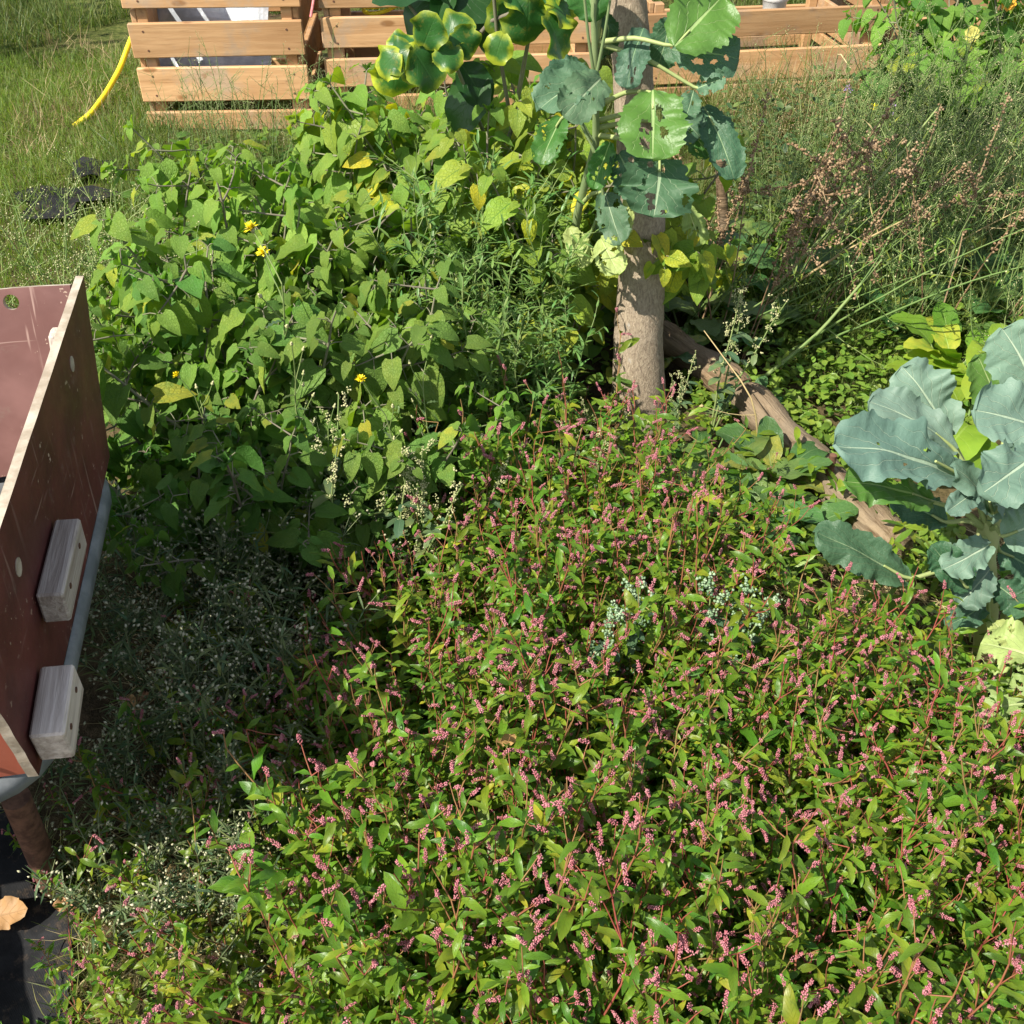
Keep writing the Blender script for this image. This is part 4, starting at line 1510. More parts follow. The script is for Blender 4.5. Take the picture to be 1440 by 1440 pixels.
# --- pink knotweed filling the near bed
KN = Stock(make_knotweed, 14)
zone = [(600, 700), (700, 655), (800, 635), (880, 640), (950, 690), (1020, 790), (1140, 875), (1290, 925), (1345, 985), (1440, 1000), (1600, 1000), (1600, 1680), (640, 1700),
        (470, 1490), (480, 1290), (430, 1150), (450, 1030), (500, 900), (560, 800)]
pts = [q for q in scatter(zone, 0.22, 330, rg, 0.054) if math.hypot(q[0] - 0.70, q[1] - 0.78) > 0.10
       and math.sin(q[0] * 11 + 1.5 * math.sin(q[1] * 7)) + math.sin(q[1] * 9.5 + q[0] * 4 + 1.0) > -1.15][:292]
KL = 'pink flowered knotweed with red stems, one of the dense mass filling the near bed'
for i, (x, y) in enumerate(pts):
    KN.put(int(rg.integers(0, 14)), (x, y, G(x, y)), rg.uniform(0, 2 * PI), rg.choice([rg.uniform(0.62, 0.8), rg.uniform(0.8, 1.05)]), KL, 'weed', 'pink flowered knotweed plants of the near bed',
           (rg.normal() * 0.08, rg.normal() * 0.08))
# stray ones around the rim of the mass
stray = [((330, 930), 0.2, 'knotweed spray deep in the wheelbarrow shade among the fluffy weeds'), ((260, 1010), 0.2, 'shaded knotweed sprig between the two pale wood blocks and the pink mass'),
         ((400, 960), 0.2, 'shaded knotweed at the inner rim of the pink mass'), ((350, 1060), 0.18, 'knotweed sprig where the shade of the wheelbarrow ends'),
         ((200, 1130), 0.14, 'knotweed sprig among the sunny fluffy weeds nearest the leg'), ((300, 1330), 0.12, 'knotweed sprig over the bare patch of straw'),
         ((430, 1180), 0.2, 'smaller knotweed at the ragged rim of the mass, behind the sunny fluffy weeds'), ((400, 1330), 0.16, 'smaller knotweed beside the bare patch of dry stems'),
         ((330, 1420), 0.12, 'low knotweed below the bare patch of dry stems'), ((240, 1400), 0.10, 'low knotweed between the bare patch and the black fabric'), ((450, 1030), 0.22, 'knotweed half in the wheelbarrow shade next to the pink mass'),
         ((110, 1160), 0.15, 'knotweed sprig reaching across beside the wheelbarrow leg'), ((80, 1400), 0.1, 'small knotweed at the edge of the black fabric'),
         ((205, 1270), 0.15, 'knotweed with pink heads in the gap of dry stems by the wheelbarrow'), ((820, 560), 0.2, 'slender knotweed standing against the tree trunk base'),
         ((380, 870), 0.2, 'knotweed spray poking into the shade of the fluffy weeds'), ((1060, 640), 0.2, 'knotweed sprig in front of the broad leaves by the log')]
for k, ((px, py), z, lab) in enumerate(stray):
    p_ = at_z(px, py, z)
    KN.put(k * 3 + 1, (p_[0], p_[1], G(p_[0], p_[1])), k * 1.1, 0.7 if k < 6 else 0.62 if k < 11 else 0.45, lab, 'weed')
KN.drop_unused()

# --- big ground cherry bush, plants of it
GC = Stock(make_cherry(M['gc_leaf'], 0.08), 5)
GD = Stock(make_cherry(M['gc_leaf_deep'], 0.05), 3)
GY = Stock(make_cherry(M['gc_leaf_yellow'], 0.25, 1.1), 2)
bush = [(335, 350, .42, .9, 0, 'pale green heart leaved bush at the far end next to the grassy path'),
        (440, 250, .45, 1.0, 0, 'tallest pale green heart leaved bush in front of the slatted bin'),
        (500, 300, .40, 1.0, 0, 'sunlit heart leaved bush growing beside the gap between bins'),
        (350, 430, .42, 1.0, 0, 'heart leaved bush behind the tall yellow flower'),
        (480, 440, .38, 1.0, 0, 'heart leaved bush in the middle of the leafy thicket'),
        (310, 430, .36, 0.85, 0, 'heart leaved bush just beyond the wheelbarrow box corner'),
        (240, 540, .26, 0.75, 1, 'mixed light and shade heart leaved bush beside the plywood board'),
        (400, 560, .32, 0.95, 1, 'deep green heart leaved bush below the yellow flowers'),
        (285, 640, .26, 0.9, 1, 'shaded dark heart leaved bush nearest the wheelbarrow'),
        (510, 570, .28, 0.8, 1, 'heart leaved bush under the solitary yellow flower head'),
        (640, 625, .22, 0.55, 0, 'small low heart leaved plant at the edge of the pink flowers'),
        (200, 690, .16, 0.5, 0, 'small sunlit heart leaved plant tight against the tray rim'),
        (560, 220, .45, 0.9, 0, 'heart leaved bush in front of the half hidden bin'),
        (620, 330, .40, 0.8, 0, 'heart leaved bush beside the yellowing one'),
        (715, 225, .58, 1.0, 2, 'yellowing heart leaved bush beside the tree trunk'),
        (660, 280, .48, 0.8, 2, 'small yellow leaved heart leaf bush with pale twigs'),
        (590, 450, .30, 0.75, 0, 'heart leaved bush at the thicket side facing the narrow leaved weeds'),
        (450, 660, .24, 0.75, 1, 'deep green heart leaved bush behind the cream seed plume'),
        (360, 720, .20, 0.65, 1, 'low dark heart leaved bush bordering the fluffy weeds'),
        (790, 200, .40, 0.75, 0, 'heart leaved bush squeezed behind the tall kale stem'),
        (690, 170, .42, 0.8, 0, 'heart leaved bush in front of the bin below the dark broad leaves'),
        (760, 170, .58, 0.8, 0, 'pale heart leaved bush pressed between the yellowing one and the trunk'),
        (630, 190, .55, 0.9, 0, 'tall pale heart leaved bush under the glossy rimmed shrub'),
        (800, 300, .40, 0.65, 0, 'small heart leaved bush low against the trunk under the kale leaves'),
        (950, 330, .25, 0.4, 2, 'small yellow green bush low behind the tree trunk')]
for k, (px, py, z, sc, kind, lab) in enumerate(bush):
    p_ = at_z(px, py, z)
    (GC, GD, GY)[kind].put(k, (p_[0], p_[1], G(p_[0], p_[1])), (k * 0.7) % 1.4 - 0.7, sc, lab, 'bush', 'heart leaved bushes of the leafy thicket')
for k, (px, sc, kind, y_, lab) in enumerate([(722, 1.12, 2, 2.85, 'tallest yellowing bush, its pale leaves reaching the rimmed shrub'), (775, 1.1, 0, 2.9, 'tall heart leaved bush screening the half hidden bin left of the trunk'.replace('left of', 'by')),
                                              (672, 1.02, 0, 3.0, 'tall heart leaved bush standing below the rimmed leaves'), (752, .95, 2, 2.6, 'yellow leaved bush nearest the tall kale stem')]):
    p_ = at_y(px, 200, y_)
    (GC, GD, GY)[kind].put(k + 1, (p_[0], p_[1], G(p_[0], p_[1])), k * 0.5 - 0.6, sc, lab, 'bush', 'heart leaved bushes of the leafy thicket')
# climbing bush over the last bin
for k, (px, py, z, sc, kind, lab) in enumerate([(1350, 60, .42, 1.05, 0, 'heart leaved bush climbing over the last timber bin'),
                                               (1440, 40, .48, 1.1, 1, 'dark leafy bush beyond the last timber bin'),
                                               (1420, 120, .30, 0.8, 0, 'low heart leaved bush in front of the last timber bin'),
                                               (1310, 120, .22, 0.6, 1, 'small dark bush at the corner of the low timber bin')]):
    p_ = at_z(px, py, z)
    (GC, GD, GY)[kind].put(k + 2, (p_[0], p_[1], G(p_[0], p_[1])), (k * 0.7) % 1.4 - 0.7, sc, lab, 'bush', 'leafy bushes around the last bin')
for s_ in (GC, GD, GY): s_.drop_unused()

# --- fluffy weeds in the wheelbarrow's shade
FW = Stock(make_fluffy, 6)
fl = [(a, b) for a, b in ((190, 800), (250, 830), (310, 800), (360, 790), (230, 900), (290, 910), (350, 880), (200, 960), (270, 980), (400, 740), (450, 760), (340, 960), (160, 860), (145, 1010), (420, 690), (440, 830), (410, 900), (470, 720))]
for k, (px, py) in enumerate(fl):
    p_ = at_z(px, py, 0.2)
    FW.put(k, (p_[0], p_[1], G(p_[0], p_[1])), k * 1.9, 0.75 + 0.3 * rg.random(), 'grey green weed with tiny pale fluffy heads, in the shade beside the wheelbarrow', 'weed',
           'fluffy headed weeds in the wheelbarrow shade')
for k, (px, py) in enumerate(((330, 1090), (250, 1160), (300, 1200), (350, 1150), (330, 1270), (230, 1230), (160, 1090), (120, 1220))):
    p_ = at_z(px, py, 0.15)
    FW.put(k + 2, (p_[0], p_[1], G(p_[0], p_[1])), k * 1.3, 0.65 + 0.2 * rg.random(), 'pale green weed with cream fluffy heads, in sun between wheelbarrow leg and pink flowers', 'weed',
           'fluffy headed weeds in the sunny gap')
FW.drop_unused()

# --- tall sow thistles with yellow flowers
ST = Stock(make_sowthistle(2, 0.6), 1)
S1 = Stock(make_sowthistle(1, 0.6), 2)
S0 = Stock(make_sowthistle(0, 0.6), 2)
for k, (px, py, hgt, sc, lab) in enumerate([(352, 402, .62, 1.05, 'tall sow thistle with two yellow flowers above the leafy thicket'),
                                           (545, 576, .45, .8, 'sow thistle with a bright yellow head near the small heart leaved plant'),
                                           (312, 566, .42, .75, 'sow thistle with a tiny yellow flower in the shaded thicket'),
                                           (612, 545, .42, .75, 'thin sow thistle with cream buds beside the narrow leaved weed'),
                                           (455, 640, .38, .7, 'bluish sow thistle gone to bud above the pink flowers'),
                                           (395, 560, .42, .8, 'sow thistle with grey lobed leaves within the thicket')]):
    p_ = at_z(px, py, hgt)
    (ST, S1, S1, S0, S0, S0)[k].put(k, (p_[0], p_[1], G(p_[0], p_[1])), k * 2.0, sc, lab, 'weed')
ST.drop_unused()

# --- cream and mint seeded weeds
PC = Stock(make_panicle('cream_seed', M['thistle_leaf'], 0.42, 0.0026, 3, 70), 3)
for k, (px, py, z, sc, lab) in enumerate([(420, 660, .36, 1.15, 'weed with cream seed plume in front of the shaded thicket'),
                                          (560, 690, .32, 1.05, 'weed with greenish cream plumes near the solitary yellow flower'),
                                          (610, 690, .30, .95, 'weed with pale plumes beside the small heart leaved plant'),
                                          (800, 640, .25, .8, 'feathery pale weed at the foot of the tree trunk'),
                                          (1030, 400, .45, 1.0, 'pale green feathery weed among the brown dry stalks'),
                                          (950, 520, .28, .7, 'pale feathery weed right against the shaded side of the trunk'),
                                          (850, 590, .22, .6, 'small cream seeded weed touching the lit side of the trunk base')]):
    p_ = at_z(px, py, z)
    PC.put(k, (p_[0], p_[1], G(p_[0], p_[1])), k * 2.3, sc, lab, 'weed')
PC.drop_unused()
PM = Stock(make_panicle('mint_seed', M['kale_leaf_deep'], 0.36, 0.0042, 3, 52), 2)
for k, (px, py, lab) in enumerate([(985, 850, 'mint green goosefoot with clustered seeds among the pink flowers, nearer the kale'),
                                   (855, 875, 'mint green goosefoot with clustered seeds in the middle of the pink flowers')]):
    p_ = at_z(px, py, 0.30)
    PM.put(k, (p_[0], p_[1], G(p_[0], p_[1])), k + 0.5, 1.0, lab, 'weed')

# --- narrow leaved weeds around the trunk
NL = Stock(make_wisp(M['narrow_leaf'], 0.55, 8, 0.062, 0.0085, 3, 22, 'narrow_leaved_weed'), 4)
for k, (px, py, z, sc) in enumerate([(640, 400, .38, 1.1), (690, 370, .40, 1.15), (740, 350, .40, 1.15), (770, 430, .36, 1.0), (660, 480, .32, .95), (720, 460, .34, 1.0),
                                     (780, 510, .28, .85), (610, 360, .38, 1.0), (700, 540, .26, .8), (640, 540, .24, .7), (560, 470, .34, .8), (600, 600, .20, .6), (520, 620, .26, .6)]):
    p_ = at_z(px, py, z)
    NL.put(k, (p_[0], p_[1], G(p_[0], p_[1])), k * 1.7, sc, 'green narrow leaved weed in the clump between the leafy thicket and the tree trunk', 'weed',
           'narrow leaved weeds beside the trunk')
NL.drop_unused()
# --- wispy weeds in front of bins and in the shaded far corner
WW = Stock(make_wisp(M['wisp_leaf'], 0.65, 10, 0.040, 0.0026, 2, 26, 'wispy_weed', 'cream_seed', 0.0016), 5)
for k, (px, py, z, sc) in enumerate([(260, 150, .30, .7), (320, 140, .35, .8), (370, 160, .35, .8), (410, 130, .38, .85), (300, 190, .25, .7), (445, 120, .4, .8)]):
    p_ = at_z(px, py, z)
    WW.put(k, (p_[0], p_[1], G(p_[0], p_[1])), k * 1.3, sc, 'thin wispy weed standing in front of the bin with the plastic sheet', 'weed', 'wispy weeds before the bins')
for k, (px, py) in enumerate(scatter([(1060, 150), (1180, 100), (1440, 60), (1540, 250), (1400, 260), (1250, 220), (1080, 200)], 0.40, 28, rg, 0.17)):
    WW.put(k, (px, py, G(px, py)), k * 1.1, rg.uniform(0.7, 1.05), 'dark wispy weed in the overgrown shaded patch between the low bin and the kale', 'weed', 'wispy weeds of the shaded patch')
for k, (px, py) in enumerate(scatter([(1230, 150), (1540, 100), (1580, 420), (1380, 400), (1260, 300)], 0.40, 13, rg, 0.15)):
    WW.put(k, (px, py, G(px, py)), k * 1.1, rg.uniform(0.85, 1.15), 'dark wispy weed in the overgrown shaded patch between the low bin and the kale', 'weed', 'wispy weeds of the shaded patch')
BR = Stock(make_wisp(M['chick_leaf'], 0.42, 13, 0.020, 0.0030, 2, 40, 'feathery_weed', 'cream_seed', 0.0019), 3)
for k, (px, py, z, lab) in enumerate([(125, 350, .36, 'airy seed headed weed beside the grassy path end'), (175, 385, .40, 'airy seed headed weed touching the plywood box corner'),
                                      (225, 410, .38, 'airy seed headed weed between box and heart leaved bush'), (195, 470, .32, 'fine seeded weed low beside the plywood board'),
                                      (55, 372, .30, 'low leafy weed peeping over the plywood end board'), (160, 330, .30, 'airy seed headed weed at the path side of the leafy thicket')]):
    p_ = at_z(px, py, z)
    BR.put(k, (p_[0], p_[1], G(p_[0], p_[1])), k, 1.15, lab, 'weed')
WW.drop_unused(); BR.drop_unused()

# --- dry brown stalks
DD = Stock(make_dry_dock, 4)
for k, (px, py, sc, rz, lab) in enumerate([(1010, 430, .95, 0.3, 'brown dry seeding stalks just beside the wooden stake'), (1060, 420, 1.0, -0.1, 'brown dry seeding stalks, fullest of those before the low bin'),
                                          (1090, 400, 1.0, 0.1, 'brown dry seeding stalks standing against the dark wispy weeds'), (1130, 440, .9, 0.4, 'leaning brown dry stalks above the grassy hollow'),
                                          (1300, 450, .95, 0.2, 'brown dry seeding stalks behind the kale'), (1040, 470, .8, 0.5, 'short brown dry stalks by the dark log'),
                                          (980, 420, .8, 0.8, 'brown dry stalk close behind the tree trunk'),
                                          (1400, 430, .95, 0.0, 'brown dry seeding stalks beyond the tallest kale leaf'), (1240, 400, .8, 0.3, 'brown dry stalks between the wispy weeds and the lime leafy plants')]):
    p_ = at_z(px, py + 42, 0.02)
    DD.put(k, (p_[0], p_[1], G(p_[0], p_[1])), rz, sc * 1.0, lab, 'dry weed')
DD.drop_unused()

# --- long bare pale stalks
def stalk(path_px, r0, m, lab, sprout=0):
    W = [at_z(*q) for q in path_px]
    b = MB()
    fine = np.array([W[i] + (W[i + 1] - W[i]) * k / 4 for i in range(len(W) - 1) for k in range(4)] + [W[-1]])
    fine[1:-1] = (fine[:-2] + 2 * fine[1:-1] + fine[2:]) / 4
    b.tube(fine, np.linspace(r0, r0 * 0.4, len(fine)), 6)
    for k in range(sprout):
        i = int(len(fine) * (0.35 + 0.6 * k / max(1, sprout)))
        d = unit(fine[min(i + 1, len(fine) - 1)] - fine[i - 1] + rg.normal(size=3) * 0.5)
        bp = bend_path(fine[i], d, 4, 0.035, rg, 0.03, 0.08)
        b.tube(bp, np.linspace(r0 * 0.4, r0 * 0.2, 5), 4)
        b.blobs(bp[-1:], 0.005, d, 1.6)
    tag(b.obj('stalk', m), lab, 'stalk')


stalk([(1075, 530, .05), (1150, 470, .18), (1210, 400, .30), (1240, 365, .36)], 0.006, M['green_stem'], 'pale green branching stalk leaning over the grassy hollow', 4)
stalk([(1040, 460, .03), (1150, 340, .30), (1240, 250, .45), (1320, 150, .60)], 0.006, M['green_stem'], 'longest bare green stalk leaning across the shaded patch', 5)
stalk([(1050, 450, .03), (1130, 390, .20), (1210, 340, .33), (1310, 290, .42)], 0.005, M['pale_stalk'], 'straw coloured stalk leaning low beneath the longest green one', 5)
stalk([(672, 600, .03), (674, 500, .22), (678, 405, .42)], 0.0045, M['pale_stalk'], 'upright straw coloured stalk in the narrow leaved weeds', 1)
stalk([(676, 590, .03), (710, 510, .20), (738, 455, .30)], 0.0040, M['pale_stalk'], 'slanting straw coloured stalk beside the upright one', 1)
stalk([(1070, 650, .05), (1060, 560, .25), (990, 465, .35)], 0.0030, M['pale_stalk'], 'bent thin straw stalk in front of the dark log', 1)
stalk([(1165, 150, .05), (1178, 70, .35), (1196, 96, .30)], 0.0040, M['pale_stalk'], 'folded pale straw stalk in front of the low bin', 0)
stalk([(628, 450, .18), (630, 380, .30), (632, 330, .38)], 0.009, M['pale_stalk'], 'thick withered pale stem under the yellowing bush', 0)
stalk([(640, 330, .42), (665, 318, .45), (706, 292, .52)], 0.007, M['pale_stalk'], 'pale broken twig lying across the yellowing bush', 2)

def make_arch(stm, leafm):
    def mk(rg):
        root = thing('arching_weed', '', 'weed')
        st, bag, bd = MB(), LeafBag(), MB()
        for i in range(int(rg.integers(2, 4))):
            path = bend_path((0, 0, 0), dirv(rg.uniform(-0.35, 0.5), rad(rg.uniform(28, 55))), 20, rg.uniform(0.030, 0.044), rg, rg.uniform(-0.03, 0.02), 0.03)
            st.tube(path, np.linspace(0.0042, 0.0012, 21), 5, rng=rg, cap=False)
            for k in range(5, 20):
                if rg.random() < 0.6:
                    d = unit(path[k] - path[k - 1] + rg.normal(size=3) * 0.45 + [0, 0, 0.25])
                    bp = bend_path(path[k], d, int(rg.integers(2, 6)), 0.035, rg, 0.03, 0.09)
                    st.tube(bp, np.linspace(0.0016, 0.0007, len(bp)), 4, rng=rg, cap=False)
                    for q in bp[1:]:
                        bag.add(q, unit(d + rg.normal(size=3) * 0.7), [0, 0, 1], rg.uniform(0.015, 0.04), 0.006, 0.3, rg.uniform(0, 1), rg.uniform(0, 0.6), 0)
                        if rg.random() < 0.5:
                            bd.blobs([q + rg.normal(size=3) * 0.004], [rg.uniform(0.002, 0.0035)], d, 1.6, rng=rg)
        st.obj('stems', M[stm], root)
        lv = MB()
        bag.flush(lv, P_lance, 4, 2, rg)
        lv.obj('foliage', leafm, root)
        bd.obj('buds', M['cream_seed'], root)
        return root
    return mk


AG = Stock(make_arch('green_stem', M['chick_leaf']), 3)
AT = Stock(make_arch('pale_stalk', M['straw']), 2)
for k, (px, py) in enumerate([(1040, 470), (1075, 440), (1110, 400), (1140, 450), (1180, 380), (1220, 420), (1280, 400), (1010, 400), (1330, 360), (1160, 320), (1240, 300), (1390, 400), (960, 480), (1090, 500)]):
    p_ = at_z(px, py, 0.02)
    g_ = k % 3 != 2
    (AG if g_ else AT).put(k, (p_[0], p_[1], G(p_[0], p_[1])), (k * 0.37) % 0.6 - 0.3, 0.85 + 0.25 * ((k * 0.61) % 1),
                           'arching green stalked weed in the overgrown patch between trunk and kale' if g_ else 'arching straw coloured dead weed in the overgrown patch between trunk and kale', 'weed',
                           'arching green weeds of the overgrown patch' if g_ else 'arching dead weeds of the overgrown patch')
for k, (px, py, z, sc, lab) in enumerate([(400, 520, .40, .6, 'thin pale tipped weed leaning in front of the shaded thicket'), (470, 600, .34, .55, 'thin pale tipped weed behind the cream seed plume'),
                                          (660, 560, .30, .5, 'thin arching weed above the small heart leaved plant')]):
    p_ = at_z(px, py, z)
    AG.put(k, (p_[0], p_[1], G(p_[0], p_[1])), 2.2 + k, sc, lab, 'weed')
AG.drop_unused(); AT.drop_unused()

# --- broad leaved weeds near the log
BD = Stock(make_dock_rosette(M['dock_leaf'], 0.13, 9), 4)
dk = [(1040, 650, .14, 1.1), (1095, 650, .12, 1.0), (1000, 615, .14, 1.0), (1130, 715, .12, .9), (980, 660, .14, .9), (1060, 540, .10, .6), (1120, 700, .12, .9), (1065, 690, .14, 1.0),
      (960, 440, .05, 1.0), (1010, 400, .05, 1.0), (1080, 370, .05, 1.1), (1180, 430, .05, .9), (1260, 420, .08, .9), (1230, 450, .05, .7), (1140, 470, .05, .7), (1060, 470, .06, .8), (800, 600, .1, .7),
      (1330, 400, .08, 1.0), (1390, 380, .1, 1.0), (1420, 430, .1, 1.0), (1350, 450, .06, .9), (930, 500, .05, .7), (1270, 470, .05, .7), (1120, 410, .05, 1.0), (1000, 450, .05, .9), (950, 390, .05, 1.0)]
for k, (px, py, z, sc) in enumerate(dk):
    p_ = at_z(px, py, z)
    near = k < 8 or k == 16
    if k < 8: sc, p_ = sc * 0.85, at_z(px - 4, py + 8, z)
    BD.put(k, (p_[0], p_[1], G(p_[0], p_[1])), k * 1.4, sc, 'broad leaved green weed rosette at the near side of the fallen log' if near else 'broad leaved green weed rosette in the overgrown patch beyond the log',
           'weed', 'broad leaved rosettes by the log' if near else 'broad leaved rosettes beyond the log')
LM = Stock(make_dock_rosette(M['lime_leaf'], 0.14, 11), 2)
for k, (px, py, z, sc, lab) in enumerate([(1375, 545, .16, 1.3, 'lime green leafy plant immediately behind the kale'), (1345, 495, .12, 1.0, 'smaller lime green leafy plant farther behind the kale'),
                                          (1430, 500, .18, 1.2, 'lime green leafy plant beside the tallest kale leaf')]):
    p_ = at_z(px, py, z)
    LM.put(k, (p_[0], p_[1], G(p_[0], p_[1])), k * 1.4, sc, lab, 'leafy plant')


# ------------------------------------------------------------------ kale
def crinkly(seed):
    r_ = np.random.default_rng(seed)
    a = r_.uniform(0, 6, 4)
    return lambda t: P_kale(t) * (1 + 0.045 * np.sin(17 * t + a[0]) + 0.04 * np.sin(33 * t + a[1]) + 0.045 * np.sin(63 * t + a[2]) + 0.03 * np.sin(97 * t + a[3]))


def kale_leaf(parent, base0, A, B, normal, W, mat, seed, pet0=None, fold=0.12, curl=0.4, wave=0.25, holes=None, yel=0.0, label=None, wf=4.0, pr=0.0065):
    """Blade from A to B (world) with its upper face along normal; petiole from pet0 to A."""
    A, B = np.asarray(A, float), np.asarray(B, float)
    d = B - A
    L = np.linalg.norm(d)
    n = np.asarray(normal, float)
    d = unit(unit(d) + unit(n) * curl * 0.45)
    b = MB()
    b.leaves([A - base0], d, n, L * (1 + 0.04 * curl * curl), W, crinkly(seed), 56, 40, fold, curl, wave=wave * 0.42, wf=wf * 0.55, yel=yel, holes=holes, rumple=0.03,
             rng=np.random.default_rng(seed))
    o = b.obj('leaf', mat, parent)
    if label: tag(o, label)
    if pet0 is not None:
        p = MB()
        P0 = np.asarray(pet0, float)
        mid = (P0 + A) / 2 + [0, 0, 0.015]
        tip = A + d * L * 0.3 - unit(n) * 0.002
        q = [P0, mid, A - unit(n) * 0.002, tip]
        fine = np.array([q[i] + (np.array(q[i + 1]) - q[i]) * k / 4 for i in range(3) for k in range(4)] + [q[3]])
        fine[1:-1] = (fine[:-2] + 2 * fine[1:-1] + fine[2:]) / 4
        p.tube(fine - base0, np.linspace(pr, pr * 0.35, len(fine)), 8, 0.3)
        p.obj('petiole', M['kale_stem'], o)
    return o


def build_kale():
    s0 = at_z(1385, 930, 0.0)
    YK = s0[1]
    r = thing('kale', 'large blue green kale with broad veined leaves on a thick pale stem', 'kale', s0)
    a = lambda px, py, dy=0.0: at_y(px, py, YK + dy)
    b = MB()
    pp = [a(1382, 935), a(1388, 850, .01), a(1384, 780, .01), a(1392, 740, .02), a(1400, 690, .03), a(1410, 640, .05)]
    b.tube(np.array(pp) - s0, [0.022, 0.022, 0.020, 0.021, 0.018, 0.012], 14, 0.8, lump=0.12)
    b.tube(np.array([a(1405, 935), a(1418, 880, .03), a(1430, 820, .06)]) - s0, [0.020, 0.019, 0.017], 12, 0.7, lump=0.12)
    b.obj('stem', M['kale_stem'], r)
    cr = a(1388, 745, .02)
    kl, kd, kg, kp = M['kale_leaf'], M['kale_leaf_deep'], M['kale_leaf_green'], M['kale_leaf_pale']
    H2 = [(0.3, 0.35, .05, .02), (-0.25, 0.5, .04, .015), (0.2, 0.7, .04, .014)]
    kale_leaf(r, s0, a(1352, 668, -.02), a(1190, 614, -.10), (-0.1, -0.45, 1), 0.125, kl, 3, cr, 0.15, 0.5, 0.45, H2)
    kale_leaf(r, s0, a(1345, 632, .05), a(1225, 562, .08), (0.1, -0.6, 1), 0.105, kl, 4, cr, 0.10, 0.5, 0.45)
    kale_leaf(r, s0, a(1338, 615, .10), a(1270, 515, .16), (0.15, -0.9, 0.8), 0.115, kl, 5, cr, 0.10, 0.4, 0.4)
    kale_leaf(r, s0, a(1462, 560, .08), a(1412, 462, .12), (-0.1, -0.9, 0.8), 0.12, kl, 6, cr, 0.10, 0.4, 0.4)
    kale_leaf(r, s0, a(1475, 610, .02), a(1382, 572, -.02), (0.0, -0.7, 1), 0.125, kl, 7, cr, 0.10, 0.6, 0.45)
    kale_leaf(r, s0, a(1455, 640, -.05), a(1388, 690, -.16), (0.1, -0.7, 1), 0.105, kl, 8, cr, 0.10, 0.6, 0.45)
    kale_leaf(r, s0, a(1310, 705, -.04), a(1196, 672, -.08), (-0.1, -0.6, 1), 0.085, kg, 9, cr, 0.25, 0.5, 0.6, [(0.4, .5, .2, .06)], wf=4)
    kale_leaf(r, s0, a(1278, 815, -.06), a(1150, 748, -.04), (-0.2, -0.7, 1), 0.085, kd, 10, a(1380, 800), 0.15, 0.3, 0.45)
    kale_leaf(r, s0, a(1362, 830, -.08), a(1312, 768, -.06), (-0.1, -0.9, 0.6), 0.065, kd, 11, cr, 0.2, 0.5, 0.5)
    kale_leaf(r, s0, a(1372, 690, -.06), a(1340, 715, -.12), (-0.3, -0.8, .6), 0.045, kl, 12, None, 0.3, 0.6, 0.5)
    kale_leaf(r, s0, a(1410, 755, -.05), a(1490, 725, -.08), (0.1, -0.7, 1), 0.10, kl, 13, cr, 0.2, 0.6, 0.45)
    kale_leaf(r, s0, a(1405, 775, .05), a(1475, 810, .0), (0.1, -0.7, 1), 0.10, kd, 14, cr, 0.2, 0.6, 0.45)
    kale_leaf(r, s0, a(1415, 600, .15), a(1378, 500, .20), (-0.1, -0.9, 0.8), 0.09, kg, 15, cr, 0.1, 0.5, 0.4)
    kale_leaf(r, s0, a(1330, 735, -.02), a(1255, 700, .0), (0.0, -0.7, 1), 0.07, kd, 16, cr, 0.2, 0.5, 0.5)
    for k, (px, py, qx, qy, w_, mt) in enumerate([(1392, 800, 1350, 850, .07, kl), (1400, 820, 1445, 860, .07, kd), (1385, 850, 1335, 880, .055, kd), (1392, 765, 1330, 800, .07, kl),
                                                  (1400, 730, 1440, 700, .07, kl), (1395, 720, 1360, 660, .06, kl), (1405, 700, 1425, 640, .065, kl), (1390, 870, 1425, 905, .05, kp)]):
        kale_leaf(r, s0, a(px, py, -.03), a(qx, qy, -.09), (-0.1 + 0.05 * k, -0.8, 0.8), w_, mt, 70 + k, cr if k > 3 else None, 0.2, 0.6, 0.55, wf=6)
    # second, insect eaten plant at the edge of the picture
    s1 = at_z(1500, 1080, 0.0)
    r2 = thing('kale', 'yellowing kale plant with insect eaten holes in its pale leaves', 'kale', s1)
    b = MB()
    b.tube(np.array([s1, s1 + [0, 0, .12], s1 + [0.01, 0, .26]]) - s1, [0.018, 0.017, 0.014], 12, 0.6)
    b.obj('stem', M['kale_stem'], r2)
    c2 = s1 + [0.0, 0, .24]
    rg_ = np.random.default_rng(77)
    hl = lambda n: [(rg_.uniform(.12, .85) * rg_.choice([-1, 1]), rg_.uniform(.15, .95), rg_.uniform(.06, .2), rg_.uniform(.03, .08)) for _ in range(n)]
    q = lambda px, py, z: at_z(px, py, z)
    kale_leaf(r2, s1, q(1480, 930, .30), q(1378, 905, .27), (-0.1, -0.3, 1), 0.105, kp, 21, c2, 0.1, 0.5, 0.5, hl(16), wf=4)
    kale_leaf(r2, s1, q(1485, 985, .28), q(1370, 1000, .22), (-0.2, -0.3, 1), 0.10, kp, 22, c2, 0.1, 0.6, 0.5, hl(14), wf=4)
    kale_leaf(r2, s1, q(1500, 890, .30), q(1440, 830, .30), (-0.1, -0.4, 1), 0.11, kd, 23, c2, 0.1, 0.5, 0.4, hl(4))


build_kale()


